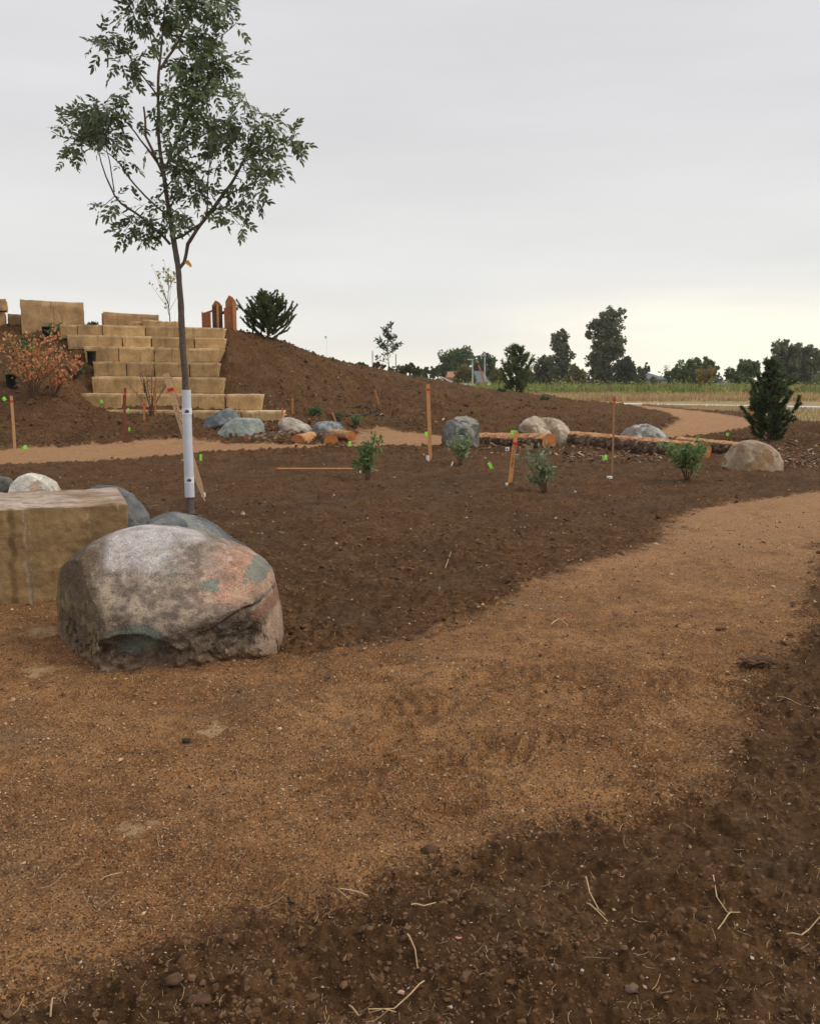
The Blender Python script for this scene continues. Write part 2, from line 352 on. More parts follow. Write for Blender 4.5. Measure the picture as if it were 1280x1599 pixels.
def mat_ground():
    m, nt, b = newmat('bare_earth', 0.95, 0.15)
    tc = N(nt, 'ShaderNodeTexCoord'); v = tc.outputs['Object']
    psd = attr(nt, 'path').outputs['Fac']; gsd = attr(nt, 'grass').outputs['Fac']
    n_edge = noise(nt, v, 5, 8, 0.62); n_edge2 = noise(nt, v, 1.3, 3); n_grit = noise(nt, v, 60, 4, .8)
    off = mth(nt, 'ADD', mth(nt, 'MULTIPLY', mth(nt, 'SUBTRACT', n_edge, 0.5), 0.55), mth(nt, 'MULTIPLY', mth(nt, 'SUBTRACT', n_edge2, 0.5), 0.55))
    soft = mrange(nt, mth(nt, 'ADD', psd, off), -0.20, 0.17, 0, 1, False)
    isp = mrange(nt, mth(nt, 'SUBTRACT', soft, mrange(nt, n_grit, .3, .7, 0, 1, False)), -0.22, 0.22)
    # soil colour
    ns = noise(nt, v, 2.2, 6, 0.6); nf = noise(nt, v, 22, 6, 0.65)
    soil = mixc(nt, mrange(nt, ns, .35, .68), (0.155, 0.077, 0.031), (0.250, 0.132, 0.056))
    soil = mixc(nt, mrange(nt, nf, .42, .62), soil, (0.098, 0.048, 0.020))
    soil = mixc(nt, mrange(nt, noise(nt, v, .55, 6, .65, .6), .48, .66, 0, .5), soil, (0.080, 0.044, 0.022))
    ng = noise(nt, v, 1.1, 4, 0.6)
    soil = mixc(nt, mrange(nt, ng, .52, .70, 0, .55), soil, (0.150, 0.096, 0.056))
    vo = N(nt, 'ShaderNodeTexVoronoi'); vo.inputs['Scale'].default_value = 75; L(nt, v, vo.inputs['Vector'])
    sv = N(nt, 'ShaderNodeSeparateXYZ'); L(nt, vo.outputs['Color'], sv.inputs[0])
    soil = mixc(nt, mth(nt, 'MULTIPLY', mrange(nt, sv.outputs[0], .965, .975), mrange(nt, vo.outputs['Distance'], .45, .25)), soil, (0.34, 0.22, 0.12))
    soil = mixc(nt, mrange(nt, sv.outputs[1], .0, 1.0, 0, .35, False), soil, (0.04, 0.024, 0.015))
    # path colour: decomposed granite
    np1 = noise(nt, v, 1.6, 5, 0.6); np2 = noise(nt, v, 9, 6, 0.65); np3 = noise(nt, v, 0.45, 3)
    pc = mixc(nt, mrange(nt, np1, .36, .66), (0.33, 0.150, 0.054), (0.54, 0.272, 0.105))
    pc = mixc(nt, mrange(nt, np2, .42, .66, 0, .75), pc, (0.215, 0.104, 0.045))
    pc = mixc(nt, mrange(nt, noise(nt, v, 0.9, 4, 0.6, .4), .54, .68, 0, .6), pc, (0.25, 0.16, 0.092))
    pyr = N(nt, 'ShaderNodeSeparateXYZ'); L(nt, v, pyr.inputs[0])
    pc = mixc(nt, mrange(nt, pyr.outputs[1], 5.0, 11, 0, .75), pc, (0.56, 0.315, 0.155))
    v2 = N(nt, 'ShaderNodeTexVoronoi'); v2.inputs['Scale'].default_value = 170; L(nt, v, v2.inputs['Vector'])
    s2 = N(nt, 'ShaderNodeSeparateXYZ'); L(nt, v2.outputs['Color'], s2.inputs[0])
    pc = mixc(nt, mrange(nt, s2.outputs[0], .72, .98, 0, .75, False), pc, (0.66, 0.43, 0.24))
    pc = mixc(nt, mrange(nt, s2.outputs[1], .62, 1.0, 0, .95, False), pc, (0.065, 0.036, 0.022))
    # pale sand patches
    for (px, py, r) in ((212, 1297, .075), (336, 1139, .10), (70, 990, .16), (60, 1050, .10)):
        cx, cy = flat(px, py)
        d = N(nt, 'ShaderNodeVectorMath', operation='DISTANCE'); L(nt, v, d.inputs[0]); d.inputs[1].default_value = (cx, cy, 0)
        e = mth(nt, 'ADD', d.outputs['Value'], mth(nt, 'MULTIPLY', mth(nt, 'SUBTRACT', noise(nt, v, 14, 6, .75), .5), .45))
        pc = mixc(nt, mrange(nt, e, r, r * 0.35, 0, .7), pc, (0.66, 0.45, 0.25))
    stain = mrange(nt, noise(nt, v, 1.9, 7, .7, .5), .53, .70, 0, .62)
    near_edge = mrange(nt, psd, 1.6, .1, .35, 1)
    pc = mixc(nt, mth(nt, 'MULTIPLY', stain, near_edge), pc, (0.140, 0.072, 0.034))
    col = mixc(nt, isp, soil, pc)
    # dry grass ground further out
    gg = mixc(nt, noise(nt, v, .8, 6, .7), (0.36, 0.25, 0.11), (0.50, 0.37, 0.18))
    gg = mixc(nt, mrange(nt, noise(nt, v, .12, 4), .45, .62, 0, .5), gg, (0.25, 0.235, 0.11))
    isg = mrange(nt, mth(nt, 'ADD', gsd, mth(nt, 'MULTIPLY', mth(nt, 'SUBTRACT', noise(nt, v, 1.3, 6, .7), .5), 2.0)), -.2, .3)
    col = mixc(nt, isg, col, gg)
    L(nt, col, b.inputs['Base Color'])
    h = mth(nt, 'ADD', mth(nt, 'MULTIPLY', noise(nt, v, 45, 8, .7), 1.0), mth(nt, 'MULTIPLY', noise(nt, v, 220, 3, .6), .35))
    h = mth(nt, 'ADD', h, mth(nt, 'MULTIPLY', noise(nt, v, 11, 5, .65), 1.6))
    bump(nt, b, h, 1.0, 0.03)
    return m
def mat_attr(name, rough=0.85, spec=0.25, nscale=30, namt=0.35, bstr=0.4, bdist=0.01, trans=0.0, objrand=0.0):
    """base colour from the mesh attribute 'col', broken up with noise"""
    m, nt, b = newmat(name, rough, spec)
    tc = N(nt, 'ShaderNodeTexCoord'); v = tc.outputs['Object']
    c = attr(nt, 'col').outputs['Color']
    n1 = noise(nt, v, nscale, 6, .65)
    k = mrange(nt, n1, .3, .7, 1 - namt, 1 + namt, False)
    sc_ = N(nt, 'ShaderNodeVectorMath', operation='SCALE'); L(nt, c, sc_.inputs[0]); L(nt, k, sc_.inputs['Scale'])
    out = sc_.outputs[0]
    if objrand:
        oi = N(nt, 'ShaderNodeObjectInfo'); kk = mrange(nt, oi.outputs['Random'], 0, 1, 1 - objrand, 1 + objrand, False)
        s3 = N(nt, 'ShaderNodeVectorMath', operation='SCALE'); L(nt, out, s3.inputs[0]); L(nt, kk, s3.inputs['Scale']); out = s3.outputs[0]
    L(nt, out, b.inputs['Base Color'])
    if bstr: bump(nt, b, n1, bstr, bdist)
    if trans:
        tr = N(nt, 'ShaderNodeBsdfTranslucent'); L(nt, out, tr.inputs[0])
        ms = N(nt, 'ShaderNodeMixShader'); ms.inputs[0].default_value = trans
        o = nt.nodes['Material Output']; L(nt, b.outputs[0], ms.inputs[1]); L(nt, tr.outputs[0], ms.inputs[2]); L(nt, ms.outputs[0], o.inputs[0])
    return m
def mat_plain(name, col, rough=0.6, spec=0.3, nscale=20, namt=0.1, trans=0.0):
    m, nt, b = newmat(name, rough, spec)
    v = N(nt, 'ShaderNodeTexCoord').outputs['Object']
    L(nt, mixc(nt, noise(nt, v, nscale, 5, .6), [c * (1 - namt) for c in col], [min(1, c * (1 + namt)) for c in col]), b.inputs['Base Color'])
    if trans:
        tr = N(nt, 'ShaderNodeBsdfTranslucent'); tr.inputs[0].default_value = (*col, 1)
        ms = N(nt, 'ShaderNodeMixShader'); ms.inputs[0].default_value = trans
        o = nt.nodes['Material Output']; L(nt, b.outputs[0], ms.inputs[1]); L(nt, tr.outputs[0], ms.inputs[2]); L(nt, ms.outputs[0], o.inputs[0])
    return m
def mat_rock(name, speck=0.35, bstr=.5, fine=90):
    m, nt, b = newmat(name, 0.85, 0.3)
    v = N(nt, 'ShaderNodeTexCoord').outputs['Object']
    c = attr(nt, 'col').outputs['Color']
    n1 = noise(nt, v, 7, 8, .7, .3); n2 = noise(nt, v, fine, 5, .75); n3 = noise(nt, v, 26, 6, .75)
    k = mth(nt, 'MULTIPLY', mrange(nt, n1, .3, .7, .62, 1.38, False), mrange(nt, n2, .3, .7, 1 - speck, 1 + speck, False))
    sc_ = N(nt, 'ShaderNodeVectorMath', operation='SCALE'); L(nt, c, sc_.inputs[0]); L(nt, k, sc_.inputs['Scale'])
    out = mixc(nt, mrange(nt, n3, .56, .68, 0, .35), sc_.outputs[0], (0.42, 0.38, 0.33))
    out = mixc(nt, mrange(nt, n3, .42, .33, 0, .5), out, (0.05, 0.04, 0.032))
    vg = N(nt, 'ShaderNodeTexVoronoi'); vg.inputs['Scale'].default_value = fine * 1.6; L(nt, v, vg.inputs['Vector'])
    sg = N(nt, 'ShaderNodeSeparateXYZ'); L(nt, vg.outputs['Color'], sg.inputs[0])
    out = mixc(nt, mrange(nt, sg.outputs[0], .84, .97, 0, speck * .7, False), out, (0.58, 0.52, 0.45))
    out = mixc(nt, mrange(nt, sg.outputs[1], .78, .95, 0, speck * 1.6, False), out, (0.04, 0.034, 0.03))
    L(nt, out, b.inputs['Base Color'])
    h = mth(nt, 'ADD', n1, mth(nt, 'ADD', mth(nt, 'MULTIPLY', n2, .22), mth(nt, 'MULTIPLY', n3, .6)))
    bump(nt, b, h, bstr, .03)
    return m
def mat_sandstone():
    m, nt, b = newmat('quarried_sandstone', 0.95, 0.15)
    v = N(nt, 'ShaderNodeTexCoord').outputs['Object']; c = attr(nt, 'col').outputs['Color']
    n1 = noise(nt, v, 3.2, 6, .6); n2 = noise(nt, v, 28, 6, .7)
    mpn = N(nt, 'ShaderNodeMapping'); mpn.inputs['Scale'].default_value = (5.0, 5.0, .5); L(nt, v, mpn.inputs[0])
    st = noise(nt, mpn.outputs[0], 1.6, 5, .6)            # vertical drill / water streaks
    k = mth(nt, 'MULTIPLY', mrange(nt, n1, .3, .7, .70, 1.25, False), mrange(nt, n2, .3, .7, .84, 1.16, False))
    oi = N(nt, 'ShaderNodeObjectInfo'); k = mth(nt, 'MULTIPLY', k, mrange(nt, oi.outputs['Random'], 0, 1, .74, 1.14, False))
    s_ = N(nt, 'ShaderNodeVectorMath', operation='SCALE'); L(nt, c, s_.inputs[0]); L(nt, k, s_.inputs['Scale'])
    o = mixc(nt, mrange(nt, st, .55, .70, 0, .75), s_.outputs[0], (0.22, 0.155, 0.09))
    o = mixc(nt, mrange(nt, st, .36, .28, 0, .6), o, (0.52, 0.37, 0.20))
    L(nt, o, b.inputs['Base Color'])
    bump(nt, b, mth(nt, 'ADD', n1, mth(nt, 'MULTIPLY', n2, .3)), .8, .035)
    return m
M_ground = mat_ground()
M_rock = mat_rock('boulder_stone', .42, .65, 150); M_rock_far = mat_rock('boulder_stone_smooth', .2, .35, 40)
M_sand = mat_sandstone()
M_leaf = mat_attr('leaf_green', .48, .5, 3, .15, 0, trans=.35)
M_fol = mat_attr('foliage', .85, .12, .5, .22, 0, trans=.45)
M_needle = mat_attr('conifer_needles', .75, .2, 6, .25, 0, trans=.3)
M_bark = mat_attr('tree_bark', .95, .1, 45, .4, .8, .012)
M_logbark = mat_attr('log_bark', .95, .1, 16, .55, 1.0, .05)
M_cut = None
M_wood = mat_attr('sawn_lath', .8, .2, 25, .18, .3, .004)
M_fence = mat_attr('cedar_boards', .85, .15, 14, .28, .4, .01)
M_ribbon = mat_plain('plastic_ribbon_red', (0.75, 0.03, 0.04), .45, .4, trans=.2)
M_pink = mat_plain('plastic_ribbon_pink', (0.85, 0.16, 0.16), .45, .4, trans=.2)
M_flag = mat_plain('fluorescent_green_flag', (0.40, 0.98, 0.12), .5, .4, trans=.25, namt=.02)
M_wire = mat_plain('steel_wire', (0.2, 0.2, 0.2), .5, .5)
M_white = mat_plain('white_plastic', (0.78, 0.78, 0.76), .5, .4)
M_guard = mat_plain('tree_guard_plastic', (0.60, 0.62, 0.67), .55, .35, 14, .16)
M_ink = mat_plain('dark_blue_print', (0.03, 0.03, 0.16), .6, .3)
M_black = mat_plain('black_plastic_pot', (0.012, 0.012, 0.013), .5, .4)
M_straw = mat_attr('dry_straw', .8, .2, 40, .2, 0)
M_grain = mat_attr('loose_grains', .9, .2, 200, .2, 0)
M_grass = mat_attr('grass_blades', .9, .1, .8, .25, 0, trans=.25)
M_concrete = mat_plain('concrete_path', (0.66, 0.64, 0.60), .85, .2, 2, .12)
M_metal = mat_plain('galvanised_metal', (0.45, 0.48, 0.50), .5, .5)
M_amber = mat_plain('amber_tag', (0.85, 0.36, 0.02), .5, .4, trans=.2)

# ================================================================== GROUND
def rows():
    r = list(np.linspace(-30, 1.2, 22)); y = 1.5
    while y < 13: r.append(y); y += max(2.4 * y * y / 2320, .004)
    while y < 19.5: r.append(y); y += .15
    while y < 31.5: r.append(y); y += .06
    while y < 47: r.append(y); y += .15
    while y < 120: r.append(y); y += 1.0
    while y < 720: r.append(y); y *= 1.12
    return np.array(r)
YR = rows()
SR = np.concatenate([-np.geomspace(4, .56, 34), np.arange(-.53, .53, .0022), np.geomspace(.56, 4, 34)])
W = np.where(YR > 1.5, YR, 1.5 + (1.5 - YR) * 1.2)
GX = np.clip((SR[None, :] * W[:, None]), -900, 900).ravel(); GY = np.repeat(YR, len(SR))
PSD = np.full(len(GX), -5.0); nr = (GY < 60)
PSD[nr] = path_sd(GX[nr], GY[nr]); GSD = grass_sd(GX, GY)
GZ = full_h(GX, GY, PSD)
GZ = np.where(GY > 62, GZ * 0.2, GZ)
nC = len(SR); i0 = (np.arange(len(YR) - 1)[:, None] * nC + np.arange(nC - 1)[None, :]).ravel()
ground = mesh_obj('ground', np.column_stack([GX, GY, GZ]), [np.column_stack([i0, i0 + 1, i0 + nC + 1, i0 + nC])], M_ground, None, True,
                  {'path': PSD, 'grass': GSD})
ground['kind'] = 'structure'
# thin damp air: far trees fade a little
hz = Geo().box((0, 340, 11), (1900, 800, 24)).obj('haze', bpy.data.materials.new('haze'))
hm = hz.data.materials[0]; hm.use_nodes = True; hm.node_tree.nodes.clear()
ho = N(hm.node_tree, 'ShaderNodeOutputMaterial'); hv = N(hm.node_tree, 'ShaderNodeVolumePrincipled')
hv.inputs['Color'].default_value = (.97, .97, .97, 1); hv.inputs['Density'].default_value = .0003; hv.inputs['Anisotropy'].default_value = .0
L(hm.node_tree, hv.outputs[0], ho.inputs['Volume']); hz['kind'] = 'stuff'; props(hz, 'thin pale haze hanging in the overcast air', 'haze')

# concrete path crossing behind the berm
def strip(name, p0, p1, w, th, mat, n=40):
    p0 = np.array(p0); p1 = np.array(p1); d = (p1 - p0) / np.linalg.norm(p1 - p0); nn = np.array([-d[1], d[0]])
    g = Geo(); V = []
    for i in range(n + 1):
        c = p0 + (p1 - p0) * i / n
        for s, z in ((-1, -.15), (-1, th), (1, th), (1, -.15)): V.append((*(c + nn * s * w / 2), z))
    F = [(i * 4 + k, i * 4 + k + 1, (i + 1) * 4 + k + 1, (i + 1) * 4 + k) for i in range(n) for k in range(3)]
    g.add(V, F); o = g.obj(name, mat); o['kind'] = 'structure'; return o
a, b = np.array(flat(930, 631.5)), np.array(flat(1280, 637.5)); dd = (b - a)
strip('concrete_path', a - dd * 3.5, b + dd * 2.5, 2.0, .08, M_concrete)

# ================================================================== BOULDERS
def ico(sub):
    bm = bmesh.new(); bmesh.ops.create_icosphere(bm, subdivisions=sub, radius=1)
    V = np.array([v.co[:] for v in bm.verts]); F = np.array([[v.index for v in f.verts] for f in bm.faces]); bm.free(); return V, F
ICO = {k: ico(k) for k in (1, 2, 5, 6)}
ICO[8] = ico(8)
def boulder(outline, Y, thick, label, cfun, sub=6, seed=1, rough=.02, facets=0, group=None, pm=.75, deform=None, mat=None, lean=0.0, planes=()):
    P = np.array([at(px, py, Y)[:] for px, py in outline])[:, [0, 2]]
    c = P.mean(0); c = (P.max(0) + P.min(0)) / 2
    V, F = ICO[sub]; V = V.copy()
    th = np.linspace(-math.pi, math.pi, 361); Rr = np.zeros(361)
    for k, t in enumerate(th):
        d = np.array([math.cos(t), math.sin(t)]); best = 0
        for i in range(len(P)):
            a_, b_ = P[i] - c, P[(i + 1) % len(P)] - c; e = b_ - a_
            den = d[0] * e[1] - d[1] * e[0]
            if abs(den) < 1e-12: continue
            tt = (a_[0] * e[1] - a_[1] * e[0]) / den; ss = (a_[0] * d[1] - a_[1] * d[0]) / den
            if tt > 0 and -1e-6 <= ss <= 1 + 1e-6: best = max(best, tt)
        Rr[k] = best
    ker = np.array([1, 2, 3, 2, 1.]) / 9; Rr[:-1] = np.convolve(np.tile(Rr[:-1], 3), ker, 'same')[360:720]; Rr[-1] = Rr[0]
    ang = np.arctan2(V[:, 2], V[:, 0]); m = np.sqrt(V[:, 0] ** 2 + V[:, 2] ** 2)
    rr = np.interp(ang, th, Rr)
    rng = np.random.default_rng(seed)
    X = rr * np.cos(ang) * m ** pm; Z = rr * np.sin(ang) * m ** pm
    Yd = np.sign(V[:, 1]) * np.abs(V[:, 1]) ** 0.85 * thick / 2
    Yd = Yd + lean * Z
    Q = np.column_stack([X, Yd, Z]); S = (P.max(0) - P.min(0)).max()
    # flat facets: shave off by random planes
    for k in range(facets):
        n = rng.normal(size=3); n[1] = -abs(n[1]) * 1.3; n /= np.linalg.norm(n)
        dist = Q @ n; lim = dist.max() * rng.uniform(.72, .88); ex = np.maximum(dist - lim, 0)
        Q -= np.outer(ex * .82, n)
    for fx, fy, fz, lim_, st_ in planes:
        n = np.array([fx, fy, fz]); n = n / np.linalg.norm(n); dist = Q @ n; ex = np.maximum(dist - dist.max() * lim_, 0); Q -= np.outer(ex * st_, n)
    nrm = Q / (np.linalg.norm(Q, axis=1)[:, None] + 1e-9)
    Qs = Q / S
    d = fbm(Qs * 2.6 + seed, 4, seed) * rough * S + fbm(Qs * 11 + seed, 3, seed + 3) * rough * .28 * S
    d += -np.abs(perlin(Qs * 4 + 7, seed + 9)) * rough * .6 * S
    edge = np.abs(V[:, 1])                         # keep the traced outline
    Q += nrm * (d * (0.35 + .65 * edge))[:, None]
    Wd = Q + np.array([c[0], Y, c[1]])
    if deform: Wd = deform(Wd, V)
    hN = np.clip((Wd[:, 2] - Wd[:, 2].min()) / (Wd[:, 2].max() - Wd[:, 2].min()), 0, 1)
    cc = cfun(Wd, hN, Qs, seed)
    o0 = np.array([c[0], Y, gz(c[0], Y)])
    o = mesh_obj('boulder', Wd, [F], mat or M_rock_far, None, True, {'col': cc}, origin=o0)
    props(o, label, 'boulder', group); return o
def lerp(a, b, t): return np.asarray(a) * (1 - t[:, None]) + np.asarray(b) * t[:, None]
def rockcol(c1, c2, dirt=.5, sc=2.2, c3=None):
    def f(Wd, h, Q, seed):
        t = sstep(fbm(Q * sc + 5, 4, seed + 40), -.25, .35); c = lerp(c1, c2, t)
        if c3 is not None: c = lerp1(c, c3, sstep(fbm(Q * 3.6 + 9, 4, seed + 50), .12, .3))
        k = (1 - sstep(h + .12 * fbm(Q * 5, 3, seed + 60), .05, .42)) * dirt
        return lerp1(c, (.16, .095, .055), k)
    return f
def lerp1(c, d, t): return c * (1 - t[:, None]) + np.asarray(d) * t[:, None]

# --- the big foreground boulder
def to_px(Wd):
    x, y, z = Wd[:, 0], Wd[:, 1], Wd[:, 2] - CAMH
    f = y * CP - z * SP; u = x; v = y * SP + z * CP
    return CX + F_PX * u / f, CY - F_PX * v / f
# features are laid out once in the boulder's own upright plane (metres), from its front
B1Y = 5.47
def b1_face(z): return 4.93 + .62 * np.clip(z / .78, 0, 1) ** 2.2     # how the front of the rock leans back with height
def b1_local(px, py):
    z = .4
    for _ in range(12): z = at(px, py, b1_face(z)).z
    return at(px, py, b1_face(z)).x, z
crackA = [b1_local(*p) for p in ((300, 992), (335, 978), (352, 966), (372, 955), (398, 948), (425, 934), (450, 915))]
scoop = b1_local(212, 1014)
def b1_deform(Wd, V):
    W2 = Wd.copy(); x, y, z = Wd.T; front = sstep(-V[:, 1], .02, .35)
    cx_ = np.array([p[0] for p in crackA]); cz_ = np.array([p[1] for p in crackA])
    wob = fbm(np.column_stack([x * 9, z * 9, y * 0]), 3, 71) * .016
    line = np.interp(x, cx_, cz_) + wob
    right = sstep(x, cx_[0] - .05, cx_[0] + .12)
    below = sstep(line - z, -.004, .022) * right * front
    W2[:, 1] += below * .075; 
    step = np.exp(-((z - line - .004) / .012) ** 2) * right * front
    W2[:, 1] += step * .02
    q = ((x - scoop[0]) / .22) ** 2 + ((z - scoop[1] + .02) / .115) ** 2 + fbm(np.column_stack([x * 6, z * 6, y]), 3, 77) * .35
    sc_ = sstep(1.1 - q, 0, .35) * front
    W2[:, 1] += sc_ * .06
    arc = np.exp(-((q - 1.12) / .12) ** 2) * front * (z > scoop[1])
    W2[:, 1] -= arc * .015
    # strong ledges underneath
    und = sstep(.34 - z, 0, .3) * front
    fz = fbm(np.column_stack([x * 4 + z * 2, y * 4, z * 7 - x * 2]), 4, 79); W2[:, 1] += und * .05 + und * (np.floor(fz * 5) / 5 * .75 + fz * .25) * .10
    # pits
    pit = sstep(fbm(np.column_stack([x, y, z]) * 24, 2, 83), .38, .6); W2[:, 1] += pit * .004 * front
    return W2
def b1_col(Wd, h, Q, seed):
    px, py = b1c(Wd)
    P = np.column_stack([Wd[:, 0], Wd[:, 1], Wd[:, 2]])
    n1 = fbm(P * 3, 5, 90); n2 = fbm(P * 9, 4, 95); n3 = fbm(P * 22, 3, 99)
    c = lerp((.22, .165, .125), (.38, .295, .22), sstep(n2 + n3 * .6, -.3, .3))
    # pink-orange feldspar on the right shoulder
    t = sstep(px + n1 * 60, 300, 385) * sstep(960 + n1 * 30 - py, 0, 40); c = lerp1(c, (.50, .27, .17), t * .85)
    # pale lilac-grey veil on the crown
    t = sstep(905 - (px - 200) * .25 + n1 * 55 - py, 0, 55) * sstep(420 - px, 0, 150) * sstep(px + n1 * 25, 145, 175); c = lerp1(c, (.58, .53, .51), t * .95)
    t = sstep(n2 + n3 * .5, .0, .35) * sstep(935 - py, 0, 50) * sstep(300 - px, 0, 80); c = lerp1(c, (.36, .27, .205), t * .45)
    t = sstep(n3, .25, .5) * sstep(935 - py, 0, 60); c = lerp1(c, (.56, .50, .44), t * .6)
    t = sstep(-n3 - n2 * .6, .18, .5) * sstep(py + n1 * 40, 850, 930); c = lerp1(c, (.16, .115, .085), t * .4)
    # dark line of the crack itself
    cxp = np.array([300, 335, 352, 372, 398, 425, 450]); cyp = np.array([992, 978, 966, 955, 948, 934, 915]); dl = np.abs(py - np.interp(px, cxp, cyp) - 2 + n2 * 6); c = lerp1(c, (.045, .035, .028), sstep(5 - dl, 0, 3.5) * sstep(px, 305, 325) * .9)
    # mottled tan belt in the middle
    t = sstep(n2 * .9 + n3 * .6, .05, .3) * sstep(40 - np.abs(py - 945), 0, 35); c = lerp1(c, (.44, .34, .22), t * .55)
    # dark rock belt over the lower third, its shading painted in too
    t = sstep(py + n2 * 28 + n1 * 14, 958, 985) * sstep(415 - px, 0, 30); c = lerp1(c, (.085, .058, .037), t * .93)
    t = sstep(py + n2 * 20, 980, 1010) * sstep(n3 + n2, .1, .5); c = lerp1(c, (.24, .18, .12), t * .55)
    # green-grey face inside the scoop
    q = ((px - 215) / 46) ** 2 + ((py - 996) / 27) ** 2 + n2 * .5; c = lerp1(c, (.10, .115, .092), sstep(1.05 - q, 0, .3) * .85)
    # brown earth staining on the left flank, with the flank's shade painted in
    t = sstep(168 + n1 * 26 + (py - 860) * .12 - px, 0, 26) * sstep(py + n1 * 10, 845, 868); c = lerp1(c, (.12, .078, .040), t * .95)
    t = sstep(160 - px, 0, 30) * sstep(py + n1 * 20, 930, 960) * sstep(n2, -.3, .3); c = lerp1(c, (.24, .20, .095), t * .8)
    t = sstep(26 - np.abs(px - 158 - n2 * 10), 0, 12) * sstep(py, 965, 990) * sstep(n3, -.2, .3); c = lerp1(c, (.48, .40, .29), t * .6)
    # chipped green-grey patches
    for cx_, cy_, a_, b_ in ((394, 904, 20, 21), (322, 917, 15, 8), (267, 900, 9, 4), (375, 918, 5, 4), (330, 925, 9, 4)):
        q = ((px - cx_) / a_) ** 2 + ((py - cy_) / b_) ** 2 + n2 * .7 + n3 * .3; c = lerp1(c, (.20, .205, .165), sstep(1.05 - q, 0, .12) * .95)
    # rust and pale pink at the lower right foot
    t = sstep(px + n1 * 20, 375, 405) * sstep(py + (px - 400) * .5 + n2 * 12, 985, 998); c = lerp1(c, (.40, .275, .185), t * .85)
    t = sstep(px + n2 * 14, 385, 400) * sstep(20 - np.abs(py + (px - 400) * .8 - 972), 0, 10); c = lerp1(c, (.24, .095, .045), t * .7)
    # quartz streak
    t = sstep(5 - np.abs(px - (385 - (py - 985) * .9) + n2 * 8), 0, 4) * sstep(py, 975, 985) * sstep(n3, -.3, .2); c = lerp1(c, (.3, .31, .26), t * .8)
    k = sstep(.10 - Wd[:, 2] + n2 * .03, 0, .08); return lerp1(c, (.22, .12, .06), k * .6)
def b1c(Wd):
    """position on the boulder in its own plane, expressed in the units used for the traced features"""
    x, z = Wd[:, 0], Wd[:, 2]
    return to_px(np.column_stack([x, b1_face(z), z]))
B1 = [(90, 912), (98, 888), (120, 862), (148, 838), (176, 822), (210, 816), (255, 817), (300, 828), (340, 843), (380, 862), (408, 880), (425, 905),
      (434, 950), (441, 1000), (438, 1040), (400, 1090), (330, 1110), (240, 1105), (170, 1075), (125, 1040), (98, 990), (88, 945)]
B1 = [(x - (9 if x < 160 else 0), y + (13 * (930 - y) / 115 if y < 930 else 0)) for x, y in B1]
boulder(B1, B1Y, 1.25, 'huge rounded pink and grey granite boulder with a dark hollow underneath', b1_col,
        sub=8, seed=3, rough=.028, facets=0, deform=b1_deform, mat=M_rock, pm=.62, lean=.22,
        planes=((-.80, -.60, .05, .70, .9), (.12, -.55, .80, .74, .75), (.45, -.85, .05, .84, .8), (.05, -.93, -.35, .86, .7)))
# --- companions
dark = rockcol((.085, .09, .09), (.17, .175, .175), .35)
boulder([(132, 768), (150, 757), (178, 760), (200, 771), (215, 786), (228, 806), (232, 850), (200, 900), (150, 890), (132, 820)], 8.35, .8,
        'smooth dark blue-grey boulder peeking out behind the right end of the big slab', dark, seed=5, rough=.03, facets=3, mat=M_rock)
boulder([(228, 822), (240, 808), (262, 799), (285, 803), (312, 811), (335, 824), (355, 841), (380, 858), (400, 873), (425, 892), (430, 930), (380, 990), (300, 990), (232, 900)], 6.75, .8,
        'jagged blue-grey rock with a white vein, behind the huge foreground boulder', rockcol((.095, .105, .112), (.19, .20, .20), .1, 2.5, (.26, .26, .24)), seed=8, rough=.055, facets=8, mat=M_rock)
boulder([(18, 770), (22, 754), (33, 743), (48, 738), (66, 742), (82, 752), (95, 775), (90, 830), (25, 830)], 8.5, .55,
        'white chalky boulder standing behind the big slab', rockcol((.62, .57, .48), (.74, .70, .60), .1, 3, (.5, .36, .24)), seed=12, rough=.04, facets=5, mat=M_rock)
boulder([(-60, 780), (-40, 752), (-10, 742), (10, 746), (20, 762), (24, 800), (0, 840), (-50, 840)], 8.6, .6,
        'charcoal grey boulder at the left edge beside the white boulder', rockcol((.07, .07, .065), (.13, .125, .11), .1), seed=15, rough=.02)
boulder([(318, 664), (324, 652), (342, 642), (356, 637), (366, 640), (373, 652), (378, 668), (370, 690), (325, 690), (316, 676)], 24.3, .9,
        'angular blue-grey boulder leaning at the right foot of the stone steps', rockcol((.12, .14, .15), (.25, .27, .275), .2), seed=21, rough=.05, facets=6)
boulder([(340, 676), (352, 662), (368, 652), (390, 652), (405, 654), (412, 662), (414, 676), (405, 690), (395, 705), (350, 705), (338, 690)], 23.55, .9,
        'rounded pale green-grey boulder in front of the stone steps', rockcol((.25, .29, .26), (.36, .40, .36), .25), seed=23, rough=.03, facets=2)
boulder([(434, 662), (440, 653), (452, 651), (468, 656), (482, 664), (492, 676), (480, 690), (440, 690)], 24.1, .7,
        'low pale beige rock beside the cut logs below the steps', rockcol((.40, .34, .26), (.52, .46, .37), .2), seed=25, rough=.05, facets=4)
boulder([(484, 668), (492, 660), (503, 658), (517, 657), (530, 661), (543, 676), (540, 695), (490, 695)], 23.9, .7,
        'low mottled blue-grey rock behind the cut logs', rockcol((.13, .17, .185), (.33, .35, .34), .1, 5), seed=27, rough=.05, facets=4)
boulder([(689, 690), (690, 672), (697, 658), (712, 651), (730, 649), (742, 652), (748, 662), (751, 690), (750, 720), (700, 720), (688, 705)], 21.6, .95,
        'dark slate-blue angular boulder with a pale brown base, behind the leafy shrub', rockcol((.075, .082, .082), (.19, .19, .175), .75, 2.6, (.30, .27, .22)), seed=29, rough=.045, facets=9, pm=.6)
